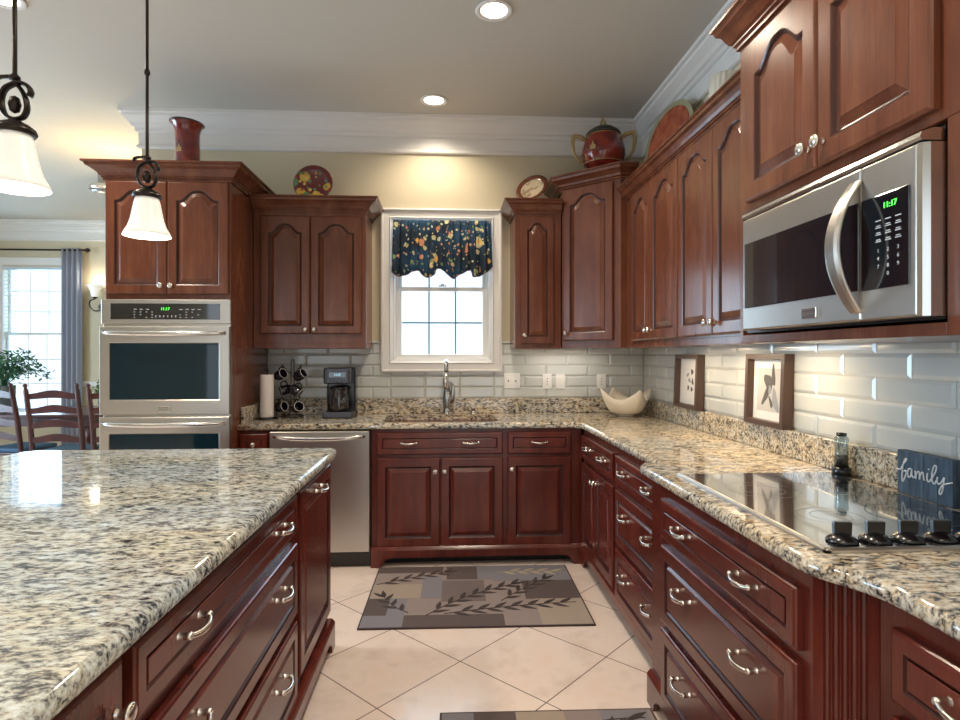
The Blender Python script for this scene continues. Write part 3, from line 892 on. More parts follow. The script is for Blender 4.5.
# ------------------------------------------------------------ double wall oven
do = thing('double_oven', 'stainless double wall oven in the tall cabinet', 'oven', (XO - 0.002, YO - 0.0005, 0))
MB().box(0.004, 0.747, -0.028, -0.001, 0.42, 1.678).build('trim_frame', STEEL, do, bevel=0.003)
cp = MB().box(0.0, 0.751, -0.046, -0.028, 1.535, 1.680).build('control_panel', STEEL, do, bevel=0.004)
MB().box(0.055, 0.690, -0.0485, -0.0455, 1.560, 1.655).build('display_glass', BLACKG, cp, bevel=0.002)
text_part('11:17', 0.024, 'clock_digits', GREEN, cp, (0.372, -0.0492, 1.622), (pi / 2, 0, 0))
b = MB()
random.seed(3)
for cxx in (0.19, 0.225, 0.26, 0.292, 0.455, 0.49, 0.525, 0.56):
    for k, zz in enumerate((1.618, 1.602, 1.586, 1.570)):
        if random.random() < 0.8:
            b.box(cxx, cxx + (0.018 if k == 0 else 0.009), -0.0495, -0.0486, zz, zz + 0.004)
for k in range(6): b.box(0.315 + k * 0.023, 0.321 + k * 0.023, -0.0495, -0.0486, 1.573, 1.584)
b.build('button_marks', GREYP, cp)
for z0, z1, nm in ((0.994, 1.518, 'upper'), (0.455, 0.980, 'lower')):
    dr = MB()
    zt = z1 - z0
    N = [(0, -0.0285, 0)]
    x0, x1 = 0.0, 0.751
    wz0, wz1 = z0 + 0.085, z1 - 0.095
    fr_ = MB()
    def rr_(ix0, ix1, iz0, iz1, y): return [(ix0, y, iz0), (ix1, y, iz0), (ix1, y, iz1), (ix0, y, iz1)]
    fr_.loops([rr_(x0, x1, z0, z1, -0.0285), rr_(x0, x1, z0, z1, -0.060), rr_(x0 + .004, x1 - .004, z0 + .004, z1 - .004, -0.064),
               rr_(0.055, 0.692, wz0, wz1, -0.064), rr_(0.060, 0.687, wz0 + .005, wz1 - .005, -0.060)], None, False, True, True)
    d = fr_.build('door', STEEL, do)
    MB().box(0.0605, 0.6865, -0.0625, -0.0602, wz0 + .0055, wz1 - .0055).build('window', OVENG, d)
    bar_handle(0.7, -0.064, z1 - 0.038, 0.022, 0.728, 0.006, 0.012, 0.042).build('handle', STEELP, d)
    if nm == 'upper':
        bd = MB().box(0.335, 0.412, -0.070, -0.0642, z0 + 0.018, z0 + 0.050).build('badge', STEELP, d, bevel=0.001)
        MB().box(0.342, 0.400, -0.0712, -0.0702, z0 + 0.040, z0 + 0.043).box(0.342, 0.400, -0.0712, -0.0702, z0 + 0.028, z0 + 0.031).build('badge_lettering', SLOT, bd)
MB().box(0.0, 0.751, -0.046, -0.0285, 0.425, 0.448).build('bottom_trim', STEEL, do, bevel=0.002)

# ------------------------------------------------------------ microwave (local x along -Y, front towards -x world)
mw = thing('microwave', 'stainless over-the-range microwave with curved handle and black keypad', 'microwave', (0.95, 1.82, 0), QR)
MB().box(0.010, 0.752, 0.004, 0.40, 1.418, 1.790).build('case', BLACKP, mw)
fy = -0.045
def lx(Y): return 1.82 - Y
b = MB()
# top strip with rounded nose
b.prism([(0.0, 1.760), (fy, 1.760), (fy - 0.004, 1.766), (fy, 1.776), (-0.02, 1.784), (0.0, 1.784)], lx(1.742), lx(1.066), 'x')
b.build('top_vent', STEELP, mw)
MB().box(lx(1.742), lx(1.232), fy, 0.003, 1.424, 1.757).build('door', STEEL, mw, bevel=0.004)
MB().box(lx(1.229), lx(1.078), fy, 0.003, 1.424, 1.757).build('control_side', STEEL, mw, bevel=0.004)
b = MB()
b.loops([[(lx(1.078), fy + 0.001, z), (lx(1.072), fy + 0.006, z), (lx(1.066), fy + 0.018, z), (lx(1.064), 0.003, z), (lx(1.078), 0.003, z)] for z in (1.424, 1.757)], None, False)
b.build('side_trim', STEELP, mw)
MB().box(lx(1.727), lx(1.236), fy - 0.003, fy - 0.0002, 1.489, 1.683).build('window', BLACKG, mw, bevel=0.002)
cp = MB().box(lx(1.226), lx(1.094), fy - 0.003, fy - 0.0002, 1.487, 1.683).build('control_panel', BLACKG, mw, bevel=0.002)
text_part('11:17', 0.017, 'clock_digits', GREEN, cp, (lx(1.143), fy - 0.0036, 1.657), (pi / 2, 0, 0))
b = MB()
for r in range(4):
    for k in range(3):
        x = lx(1.182) + k * 0.027
        z = 1.628 - r * 0.0145
        b.box(x, x + 0.015, fy - 0.0042, fy - 0.0032, z, z + 0.0022)
        if r: b.box(x + 0.002, x + 0.013, fy - 0.0042, fy - 0.0032, z + 0.004, z + 0.006)
b.build('button_marks', GREYP, cp)
for i, ch in enumerate('1234567890'):
    r, k = (i // 3, i % 3) if i < 9 else (3, 1)
    text_part(ch, 0.011, 'key_numeral', GREYP, cp, (lx(1.175) + k * 0.027, fy - 0.0036, 1.566 - r * 0.0165), (pi / 2, 0, 0), 0.0003)
b = MB()
for i in range(25):
    pass
pts = []; rad = []
zc, hh = 1.585, 0.145
for i in range(25):
    t = -1 + 2 * i / 24
    pts.append((lx(1.242) , fy - 0.004 - 0.056 * (1 - t * t), zc + hh * t))
loops = []
for i, p in enumerate(pts):
    t = -1 + 2 * i / 24
    wd_ = 0.017 + 0.006 * (1 - t * t); tk = 0.006
    loops.append([(p[0] - wd_, p[1] + tk, p[2]), (p[0] - wd_, p[1], p[2]), (p[0] - wd_ * .6, p[1] - tk * .8, p[2]), (p[0] + wd_ * .6, p[1] - tk * .8, p[2]), (p[0] + wd_, p[1], p[2]), (p[0] + wd_, p[1] + tk, p[2])])
MB().loops(loops, None, False).build('handle', STEEL, mw, bevel=0.002)
bd = MB().box(lx(1.439), lx(1.380), fy - 0.005, fy - 0.0003, 1.440, 1.466).build('badge', STEELP, mw, bevel=0.001)
MB().box(lx(1.434), lx(1.386), fy - 0.0062, fy - 0.0052, 1.457, 1.4595).box(lx(1.434), lx(1.386), fy - 0.0062, fy - 0.0052, 1.446, 1.4485).build('badge_lettering', SLOT, bd)

# ------------------------------------------------------------ cooktop
ck = thing('cooktop', 'black glass electric cooktop with four front knobs', 'cooktop', (0, 0, 0))
CX0, CX1, CY0, CY1 = 0.83, 1.40, 1.236, 2.065
MB().box(CX0 + 0.012, CX1 - 0.004, CY0 + 0.012, CY1 - 0.004, 0.9144, 0.9215).build('glass_top', BLACKG, ck, bevel=0.0015)
b = MB()
prf = [(0, 0.9144), (0, 0.921), (0.004, 0.9245), (0.010, 0.9245), (0.0118, 0.922), (0.0118, 0.9144)]
b.loops([[(CX0 + i, CY0 + i, z), (CX1, CY0 + i, z), (CX1, CY1, z), (CX0 + i, CY1, z)] for i, z in prf] , None, False, False, False)
b2 = MB()
b2.prism([(CX0, 0.9144), (CX0, 0.920), (CX0 + .004, 0.9245), (CX0 + .010, 0.9245), (CX0 + .0118, 0.922), (CX0 + .0118, 0.9144)], CY0, CY1, 'y')
b2.prism([(CY0, 0.9144), (CY0, 0.920), (CY0 + .004, 0.9245), (CY0 + .010, 0.9245), (CY0 + .0118, 0.922), (CY0 + .0118, 0.9144)], CX0, CX1, 'x')
b2.build('metal_edge', STEEL, ck)
RING = mat('burner_ring_grey', (0.10, 0.11, 0.12, 1), 0.3)
for (rx, ry, rr) in ((1.00, 1.80, 0.105), (1.25, 1.80, 0.08), (1.02, 1.50, 0.08), (1.25, 1.50, 0.11)):
    b = MB()
    for r0 in (rr, rr * 0.62):
        L_ = [[(rx + q * cos(2 * pi * k / 48), ry + q * sin(2 * pi * k / 48), 0.9218) for k in range(48)] for q in (r0 - 0.001, r0 + 0.001)]
        b.loops(L_, None, False, False, False)
    b.build('burner_ring', RING, ck)
b = MB().lathe([(0.033, 0), (0.034, 0.003), (0.030, 0.009), (0.020, 0.016), (0.012, 0.019), (0.0001, 0.020)], 28)
b.loops([[(-0.026 * s_, -0.0075 * s_, z), (0.026 * s_, -0.0075 * s_, z), (0.026 * s_, 0.0075 * s_, z), (-0.026 * s_, 0.0075 * s_, z)] for s_, z in ((0.72, 0.012), (0.76, 0.043), (0.70, 0.046))], RZ(-0.15))
KN = b.mesh('control_knob', BLACKP)
for i, x in enumerate((0.905, 0.984, 1.063, 1.142, 1.221)):
    shared('control_knob', KN, ck, (x, 1.292, 0.9218))

# ------------------------------------------------------------ things on the worktop
# paper towel
pt = thing('paper_towel_holder', 'paper towel roll on black upright holder beside the oven cabinet', 'paper towel holder', (-1.215, 4.05, 0.9144))
MB().lathe([(0.072, 0), (0.074, 0.004), (0.068, 0.010), (0.01, 0.012), (0.006, 0.02), (0.006, 0.315), (0.010, 0.32), (0.010, 0.333), (0.0001, 0.336)], 28).build('stand', BLACKP, pt)
MB().lathe([(0.012, 0.0135), (0.043, 0.0135), (0.044, 0.016), (0.044, 0.298), (0.043, 0.300), (0.012, 0.300)], 32).build('paper_roll', PAPER, pt)
# mug tree
mtx, mty = -1.075, 4.17
mt = thing('mug_tree', 'black wire mug stand on worktop between towel roll and coffee maker', 'mug tree', (mtx, mty, 0.9144))
b = MB()
pts = [(0.075 * cos(t * pi / 12), 0.075 * sin(t * pi / 12), 0.006) for t in range(24)]
b.tube(pts, 0.004, 8, True)
for s_ in (-1, 1):
    b.tube([(0.075 * s_, 0, 0.006), (0.03 * s_, 0, 0.012), (0.012 * s_, 0, 0.05), (0.010 * s_, 0, 0.38), (0.004 * s_, 0, 0.405)], 0.003, 8)
b.build('stand', BLACKP, mt)
hooks = [(-0.055, -0.03, 0.345), (0.060, -0.03, 0.345), (-0.050, 0.02, 0.235), (0.050, -0.03, 0.225), (-0.055, -0.04, 0.125), (0.055, -0.04, 0.125)]
for hx, hy, hz in hooks:
    s_ = 1 if hx > 0 else -1
    MB().tube([(0.010 * s_, 0, hz - 0.04), (hx * 0.55, hy * 0.6, hz - 0.025), (hx, hy, hz + 0.005), (hx * 1.15, hy * 1.1, hz + 0.022)], [0.0028, 0.0028, 0.003, 0.005], 8).build('hook', BLACKP, mt)
def mug(label, loc, rot):
    t = thing('mug', label, 'mug', loc, 0, 'mugs hanging on the wire stand')
    t.rotation_euler = rot
    t.scale = (0.86, 0.86, 0.86)
    n_ = MB().lathe([(0.0001, -0.045), (0.026, -0.045), (0.034, -0.038), (0.040, -0.015), (0.041, 0.045), (0.039, 0.047), (0.037, 0.045), (0.036, -0.012), (0.028, -0.036), (0.0001, -0.038)], 24).build('cup', MUG, t)
    MB().lathe([(0.0412, 0.0455), (0.0405, 0.0485), (0.0375, 0.0485), (0.0365, 0.0455)], 24, cap=False).build('rim', MUGRIM, n_)
    MB().tube([(0, 0.039, 0.028), (0, 0.058, 0.030), (0, 0.070, 0.012), (0, 0.066, -0.012), (0, 0.038, -0.024)], 0.0055, 8).build('handle', MUG, t)
    return t
for lab, (hx, hy, hz), rot in (
    ('black mug at top left of the wire stand', (-0.075, -0.045, 0.295), (R(70), R(20), R(48))),
    ('black mug at top right of the wire stand', (0.060, -0.045, 0.290), (R(60), R(20), R(55))),
    ('dark mug hanging at middle left of the wire stand', (-0.055, 0.035, 0.190), (R(105), R(0), R(-60))),
    ('dark mug at middle right of the wire stand', (0.035, -0.055, 0.190), (R(125), R(-10), R(75))),
    ('black mug at bottom left of the wire stand', (-0.070, -0.050, 0.072), (R(76), R(14), R(58))),
    ('black mug at bottom right of the wire stand', (0.045, -0.055, 0.068), (R(70), R(0), R(35)))):
    mug(lab, (mtx + hx, mty + hy, 0.9144 + hz), rot)
# coffee maker
cf = thing('coffee_maker', 'black and steel drip coffee maker below the left upper cabinet', 'coffee maker', (-0.745, 4.05, 0.9144))
b = MB().box(-0.095, 0.105, 0.13, 0.235, 0, 0.345).box(-0.095, 0.085, 0.0, 0.15, 0.235, 0.345)
b.build('housing', BLACKP, cf, bevel=0.012)
bs = MB().box(-0.10, 0.105, -0.006, 0.235, 0, 0.045).build('base', DSTEEL, cf, bevel=0.010)
fp = MB().box(-0.075, 0.078, -0.006, 0.004, 0.240, 0.342).build('front_panel', DSTEEL, cf, bevel=0.006)
MB().box(-0.055, 0.062, -0.0095, -0.0055, 0.278, 0.318).build('display_window', BLACKG, fp, bevel=0.002)
text_part('11:17', 0.020, 'clock_digits', BLUED, fp, (0.003, -0.0102, 0.298), (pi / 2, 0, 0))
b = MB()
for k in range(5): b.lathe([(0.0055, 0), (0.005, 0.003)], 10, T(-0.045 + k * 0.025, -0.006, 0.258) @ RX(pi / 2))
b.build('button', BLACKP, fp)
cr = MB().lathe([(0.058, 0.048), (0.070, 0.052), (0.075, 0.075), (0.072, 0.13), (0.062, 0.185), (0.060, 0.195)], 28, T(-0.003, 0.068, 0), cap=False).build('carafe', CARAFE, cf)
MB().lathe([(0.060, 0.193), (0.064, 0.198), (0.064, 0.210), (0.03, 0.222), (0.0001, 0.224)], 28, T(-0.003, 0.068, 0)).build('lid', BLACKP, cr)
MB().lathe([(0.0001, 0.050), (0.066, 0.054), (0.071, 0.075), (0.069, 0.105), (0.0001, 0.105)], 28, T(-0.003, 0.068, 0)).build('coffee', mat('coffee_liquid', (0.02, 0.008, 0.004, 1), 0.1), cr)
MB().tube([(-0.003, 0.010, 0.205), (-0.003, -0.030, 0.200), (-0.003, -0.036, 0.14), (-0.003, -0.018, 0.075), (-0.003, 0.0, 0.070)], [0.010, 0.011, 0.011, 0.010, 0.008], 10, flat=(1.3, 0.8)).build('handle', BLACKP, cr)
tag(MB().tube([(-0.615, 4.20, 0.93), (-0.595, 4.20, 0.927), (-0.578, 4.20, 0.945), (-0.575, 4.20, 0.97), (-0.588, 4.20, 0.99), (-0.612, 4.20, 0.992)], 0.004, 8).build('power_cord', BLACKP), 'looped black cord at the right of the coffee maker', 'cord')

# outlets and switches
def outlet(label, x0, x1, z0, z1, kind):
    t = thing('wall_outlet', label, 'outlet', ((x0 + x1) / 2, YB - 0.0095, (z0 + z1) / 2))
    w_, h_ = (x1 - x0) / 2, (z1 - z0) / 2
    MB().box(-w_, w_, -0.006, 0, -h_, h_).build('cover_plate', PLATEW, t, bevel=0.002)
    if kind == 'double':
        MB().box(-0.045, -0.010, -0.009, -0.006, -0.034, 0.034).build('rocker', PLATEW, t, bevel=0.001)
        MB().lathe([(0.017, 0), (0.016, 0.004)], 18, T(0.028, -0.006, 0) @ RX(pi / 2)).build('dial', PLATEW, t)
        MB().box(-0.032, -0.024, -0.010, -0.009, -0.006, 0.006).box(0.024, 0.031, -0.0108, -0.0100, -0.006, 0.006).build('marks', SLOT, t)
    elif kind == 'duplex':
        for s_ in (-1, 1):
            q = MB().lathe([(0.014, 0), (0.0135, 0.003)], 18, T(0, -0.006, s_ * 0.021) @ RX(pi / 2)).build('socket', PLATEW, t)
            MB().box(-0.006, -0.004, -0.0098, -0.0088, s_ * .021 - .004, s_ * .021 + .005).box(0.004, 0.006, -0.0098, -0.0088, s_ * .021 - .004, s_ * .021 + .005).build('slots', SLOT, q)
    else:
        MB().box(-0.016, 0.016, -0.009, -0.006, -0.032, 0.032).build('rocker', PLATEW, t, bevel=0.001)
        if kind == 'gfci': MB().box(-0.004, 0.004, -0.0102, -0.0092, -0.003, 0.003).box(-0.004, 0.004, -0.0102, -0.0092, 0.018, 0.024).box(-0.004, 0.004, -0.0102, -0.0092, -0.024, -0.018).build('slots', SLOT, t)
outlet('wide double switch plate nearest the window', 0.432, 0.551, 1.097, 1.211, 'double')
outlet('white outlet, left one of the close pair on the tile', 0.722, 0.791, 1.094, 1.206, 'gfci')
outlet('white switch plate, right one of the close pair on the tile', 0.822, 0.892, 1.094, 1.206, 'switch')
outlet('white outlet above the left tip of the cream bowl', 1.135, 1.204, 1.093, 1.204, 'gfci')

# bowl with four points
bw = MB(); N = 96
def brim(a):
    dd_ = abs(((a - R(12)) % (pi / 2)) - pi / 4)
    return 0.058 * (dd_ / (pi / 4)) ** 2.0
loops = []
for fr_, inner in ((0.0, 0), (0.3, 0), (0.55, 0), (0.8, 0), (1.0, 0), (1.0, 1), (0.8, 1), (0.5, 1), (0.2, 1)):
    l = []
    for i in range(N):
        a_ = 2 * pi * i / N
        tip = brim(a_)
        rr = 0.052 + (0.098 + tip * 0.85) * (fr_ ** 0.62) - (0.006 if inner else 0)
        z = 0.002 + (0.105 + tip * 1.35) * (fr_ ** 1.7) + (0.006 if inner else 0)
        l.append((rr * cos(a_), rr * sin(a_), z))
    loops.append(l)
bw.loops(loops, None, True, True, True)
bw.lathe([(0.046, -0.008), (0.05, -0.008), (0.053, 0.004), (0.04, 0.006)], 32)
tag(bw.build('serving_bowl', CERAM, loc=(1.275, 4.10, 0.9228)), 'cream ceramic bowl with pointed corners in the counter corner', 'bowl')

# leaning pictures
def art(kind):
    m = mat('photo_print_' + kind, (0.6, 0.58, 0.56, 1), 0.4)
    v = coords(m, (1, 1, 1))
    n_ = noise(m, v, 16, 4, 0.6)
    base(m, ramp(m, n_, [(0.36, (0.06, 0.055, 0.05, 1)), (0.47, (0.30, 0.28, 0.26, 1)), (0.53, (0.60, 0.57, 0.54, 1)), (0.60, (0.68, 0.66, 0.63, 1))]))
    return m
MATB = mat('white_mat_board', srgb(228, 222, 216), 0.6)
DRAW = mat('charcoal_drawing', (0.10, 0.09, 0.085, 1), 0.6)
PALE = mat('pale_sepia_print', (0.50, 0.47, 0.44, 1), 0.5)
def picture(name, label, y, W, H, seed):
    t = thing(name, label, 'framed picture', (XR - 0.065, y, ZL + 0.0005), QR)
    t.rotation_euler = (0, 0, QR)
    e = t
    tilt = RX(R(-2.0))
    b = MB()
    D = 0.045
    def rg(i, yy): return [(i, yy, i), (W - i, yy, i), (W - i, yy, H - i), (i, yy, H - i)]
    L = [rg(0, D), rg(0, 0), rg(0.024, 0), rg(0.026, 0.030), rg(0.024, D)]
    L.append(L[0])
    b.loops(L, tilt, False, False, False)
    b.build('frame', FRAMEW, t)
    MB().box(0.020, W - 0.020, 0.0315, 0.036, 0.020, H - 0.020, tilt).build('mat_board', MATB, t)
    p = MB().box(0.060, W - 0.060, 0.0300, 0.0313, 0.065, H - 0.065, tilt).build('print', PALE if seed else MATB, t)
    random.seed(20 + seed)
    b = MB()
    def blob(cx_, cz_, rx_, rz_, rot_=0, M_=tilt, mi=0):
        pts = []
        for k in range(20):
            a_ = 2 * pi * k / 20
            q = 1 + 0.15 * sin(3 * a_ + cx_ * 50)
            u, v_ = rx_ * q * cos(a_), rz_ * q * sin(a_)
            pts.append((cx_ + u * cos(rot_) - v_ * sin(rot_), 0.0292 - 0.0002 * mi, cz_ + u * sin(rot_) + v_ * cos(rot_)))
        b.loops([pts, [(x, y + 0.0006, z) for x, y, z in pts]], M_, False, mi=mi)
    if seed:      # hands holding a figure
        blob(W * .48, H * .60, .030, .045, 0.6); blob(W * .60, H * .70, .014, .050, 0.1); blob(W * .42, H * .42, .016, .050, -0.6)
        blob(W * .66, H * .36, .020, .055, 0.35, mi=1); blob(W * .52, H * .50, .012, .020, 0, mi=1); blob(W * .55, H * .33, .010, .030, 0.5)
    else:
        for cx_, cz_, rx_, rz_, ro in ((.42, .62, .018, .010, .4), (.60, .68, .016, .018, .9), (.50, .52, .020, .012, -.5), (.63, .50, .012, .020, .3), (.45, .38, .012, .016, 0), (.60, .36, .014, .014, .6)):
            blob(W * cx_, H * cz_, rx_, rz_, ro, mi=0 if rx_ < .017 else 1)
    b.build('drawing', [DRAW, mat('grey_wash_%d' % seed, (0.28, 0.29, 0.30, 1), 0.6)], p)
    return t
picture('picture_frame', 'smaller-looking walnut framed picture farther along the right counter', 3.635, 0.335, 0.325, 0)
picture('picture_frame', 'walnut framed black and white picture nearer the cooktop', 2.755, 0.325, 0.327, 1)

# bottle
bt = thing('spray_bottle', 'small clear bottle with black base standing behind the cooktop', 'bottle', (1.420, 2.03, 0.9144))
MB().lathe([(0.026, 0.0), (0.031, 0.002), (0.031, 0.028), (0.024, 0.033)], 24).build('base', BLACKP, bt)
MB().lathe([(0.024, 0.033), (0.022, 0.07), (0.021, 0.115), (0.024, 0.125), (0.022, 0.138), (0.016, 0.142)], 24).build('glass_body', BOTTLEG, bt)
MB().lathe([(0.016, 0.143), (0.017, 0.145), (0.017, 0.154), (0.0001, 0.156)], 20).build('cap', BLACKP, bt)
MB().lathe([(0.0001, 0.036), (0.020, 0.036), (0.019, 0.075), (0.0001, 0.075)], 20).build('contents', mat('peppercorns', (0.035, 0.025, 0.02, 1), 0.6), bt)

# family sign
SIGN = mat('blue_grey_planks', (0.05, 0.085, 0.13, 1), 0.6)
n_ = noise(SIGN, coords(SIGN, (30, 30, 4)), 3, 4, 0.6)
base(SIGN, ramp(SIGN, n_, [(0.35, (0.025, 0.050, 0.085, 1)), (0.6, (0.065, 0.11, 0.165, 1)), (0.75, (0.12, 0.16, 0.21, 1))]))
sg = thing('word_sign', 'blue plank sign lettered family behind the cooktop', 'sign', (1.425, 1.775, 0.9148), QR)
SW, SH = 0.203, 0.136
b = MB()
for k in range(4):
    b.box(k * SW / 4 + 0.0006, (k + 1) * SW / 4 - 0.0006, 0, 0.028, 0, SH)
b.box(0.001, SW - 0.001, 0.004, 0.026, 0.001, SH - 0.001)
b.build('board', SIGN, sg, bevel=0.001)
def sp(x, y):
    u = (x - 58) / (618 - 58)
    top = 60 + (168 - 60) * u; bot = 495 + (652 - 495) * u
    return (u * SW, -0.0012, SH * (1 - (y - top) / (bot - top)))
strokes = [[(60, 255), (88, 264), (108, 250), (122, 225), (150, 190), (168, 168), (160, 156), (145, 170), (128, 215), (118, 290), (116, 360), (126, 385), (145, 350), (160, 300), (150, 275), (135, 285)],
           [(218, 262), (195, 258), (178, 290), (182, 335), (200, 345), (216, 310), (222, 262), (222, 320), (236, 350), (252, 335)],
           [(258, 278), (264, 362), (268, 325), (282, 290), (296, 288), (302, 315), (304, 368), (310, 330), (325, 296), (340, 298), (344, 330), (348, 368), (360, 372)],
           [(384, 302), (380, 345), (388, 382), (402, 388), (415, 370)],
           [(408, 385), (430, 350), (462, 290), (474, 245), (462, 222), (445, 240), (430, 300), (430, 370), (442, 405), (458, 402), (470, 375)],
           [(482, 338), (478, 380), (490, 408), (508, 402), (530, 370), (546, 340), (540, 400), (530, 470), (515, 510), (502, 505), (502, 470), (525, 425), (560, 405), (620, 392)]]
WHITEP = mat('white_lettering', (0.85, 0.85, 0.85, 1), 0.6)
b = MB()
for st in strokes:
    pts = smooth_line([sp(x, y) for x, y in st])
    b.tube(pts, 0.0021, 6, flat=(1, 1))
b.lathe([(0.0022, 0), (0.002, 0.001)], 10, T(sp(393, 262)[0], -0.0005, sp(393, 262)[2]) @ RX(pi / 2))
b.build('lettering', WHITEP, sg)

# ------------------------------------------------------------ things on top of the cabinets
# vase
vs = thing('vase', 'tall red vase with flared dark rim above the oven cabinet', 'vase', (-1.640, 3.82, 2.4935))
vs.scale = (1, 1, 1.12)
b = MB()
prof = [(0.072, 0), (0.075, 0.01), (0.073, 0.10), (0.072, 0.18), (0.073, 0.225), (0.078, 0.255), (0.089, 0.275), (0.101, 0.286), (0.097, 0.290), (0.084, 0.27), (0.070, 0.22), (0.06, 0.1), (0.06, 0.02)]
N = 36
loops = []
for r, z in prof:
    k = max(0, (z - 0.15) / 0.14)
    loops.append([(r * cos(2 * pi * i / N) - 0.004 * k, r * sin(2 * pi * i / N), z - 0.05 * r * cos(2 * pi * i / N) * k) for i in range(N)])
vb = b.loops(loops, None, True, True, True).build('body', RED, vs)
b = MB()
loops = []
for r, z in ((0.101, 0.284), (0.104, 0.289), (0.099, 0.294), (0.093, 0.289)):
    k = max(0, (z - 0.15) / 0.14)
    loops.append([(r * cos(2 * pi * i / N) - 0.004 * k, r * sin(2 * pi * i / N), z - 0.05 * r * cos(2 * pi * i / N) * k) for i in range(N)])
loops.append(loops[0])
b.loops(loops, None, True, False, False).build('rim', TEAL, vb)
def medallion(name, parent, cx_, cy_, cz_, s_, ang_, R_):
    """little gold arabesque hugging a round body of radius R_ at azimuth ang_"""
    b = MB(); pts = []
    shape = [(-1, -1), (-.4, -1.1), (0, -1), (.4, -1.1), (1, -1), (.85, -.3), (.95, .1), (.4, .35), (.25, .8), (0, 1.5), (-.25, .8), (-.4, .35), (-.95, .1), (-.85, -.3)]
    for u, v_ in shape:
        a_ = ang_ + u * s_ / R_
        pts.append((cx_ + (R_ + 0.001) * cos(a_), cy_ + (R_ + 0.001) * sin(a_), cz_ + v_ * s_))
    ce = Vector((0, 0, 0))
    inner = [(cx_ + (p[0] - cx_) * 1.03, cy_ + (p[1] - cy_) * 1.03, p[2]) for p in pts]
    b.loops([pts, inner], None, False)
    b.build(name, GOLD, parent)
medallion('gold_medallion', vb, 0, 0, 0.13, 0.018, R(-108), 0.0735)
# plate with fruit
FRUIT = mat('painted_fruit_plate', (0.2, 0.02, 0.02, 1), 0.15, 0, 0.5)
v = coords(FRUIT)
prev = (0.13, 0.010, 0.012, 1)
for sc, th_, cols in ((12, 0.40, [(0.62, 0.40, 0.05, 1), (0.10, 0.20, 0.06, 1), (0.52, 0.16, 0.05, 1)]), (26, 0.30, [(0.10, 0.22, 0.10, 1), (0.70, 0.48, 0.12, 1), (0.35, 0.03, 0.05, 1)])):
    vo = nd(FRUIT, 'ShaderNodeTexVoronoi', feature='F1'); vo.inputs['Scale'].default_value = sc
    lk(FRUIT, v, vo.inputs['Vector'])
    msk = ramp(FRUIT, vo.outputs['Distance'], [(th_, (1, 1, 1, 1)), (th_ + 0.06, (0, 0, 0, 1))])
    sp_ = nd(FRUIT, 'ShaderNodeSeparateColor'); lk(FRUIT, vo.outputs['Color'], sp_.inputs[0])
    prev = mixc(FRUIT, msk, prev, ramp(FRUIT, sp_.outputs[0], [(0, cols[0]), (0.35, cols[1]), (0.7, cols[2])], 'CONSTANT'))
gr = nd(FRUIT, 'ShaderNodeSeparateXYZ'); tcx = nd(FRUIT, 'ShaderNodeTexCoord'); lk(FRUIT, tcx.outputs['Object'], gr.inputs[0])
mpr = nd(FRUIT, 'ShaderNodeMapRange'); mpr.inputs['From Min'].default_value = 0.11; mpr.inputs['From Max'].default_value = 0.06; lk(FRUIT, gr.outputs[1], mpr.inputs[0])
up_ = mpr.outputs[0]
base(FRUIT, mixc(FRUIT, up_, (0.12, 0.010, 0.012, 1), prev))
def plate_profile(r): return [(0.0001, 0.0), (r * .55, 0.0), (r * .62, 0.004), (r * .75, 0.014), (r * .98, 0.022), (r, 0.025), (r * .985, 0.028), (r * .75, 0.020), (r * .60, 0.009), (0.0001, 0.006)]
def plate(name, label, loc, r, m_rim, m_c, tilt, rz, center=0.62, cat='plate'):
    t = thing(name, label, cat, loc)
    t.rotation_euler = (R(90) - tilt, 0, rz)
    pr_ = plate_profile(r)
    d = MB().lathe(pr_, 48).build('dish', m_rim, t)
    if m_c: MB().lathe([(0.0001, 0.0068), (r * .56, 0.0092), (r * .72, 0.0186), (r * .70, 0.0190), (r * .56, 0.0104), (0.0001, 0.0074)], 40).build('painted_centre', m_c, d)
    return t
RIMRED = mat('brown_red_rim', (0.13, 0.035, 0.015, 1), 0.2, 0, 0.4)
plate('decorative_plate', 'round dark red plate painted with fruit above the left upper cabinet', (-0.935, 4.20, 2.5505), 0.137, FRUIT, None, R(10), 0)
CREAMP = mat('cream_plate_centre', (0.62, 0.50, 0.34, 1), 0.25, 0, 0.3)
n_ = noise(CREAMP, coords(CREAMP), 22, 3, 0.6)
base(CREAMP, ramp(CREAMP, n_, [(0.42, (0.34, 0.24, 0.16, 1)), (0.52, (0.66, 0.54, 0.36, 1))]))
plate('decorative_plate', 'small red rimmed plate with cream centre tilted above narrow cabinet', (0.625, 4.20, 2.538), 0.122, RIMRED, CREAMP, R(30), R(-32))
BIGC = mat('sage_rim_glaze', (0.38, 0.36, 0.22, 1), 0.3, 0, 0.3)
plate('decorative_plate', 'large terracotta platter with pale rim leaning on the right wall', (1.375, 3.515, 2.660), 0.238, BIGC, None, R(10), R(-76))
o = bpy.context.scene.objects[-1] if False else None
bigp = [q for q in COL.objects if q.get('label', '').startswith('large terracotta')][0]
MB().lathe([(0.0001, 0.0068), (0.238 * .60, 0.0098), (0.238 * .75, 0.0208), (0.238 * .86, 0.0245), (0.238 * .85, 0.0275), (0.238 * .74, 0.0228), (0.238 * .59, 0.012), (0.0001, 0.0088)], 48).build('painted_centre', TERRA, bigp)
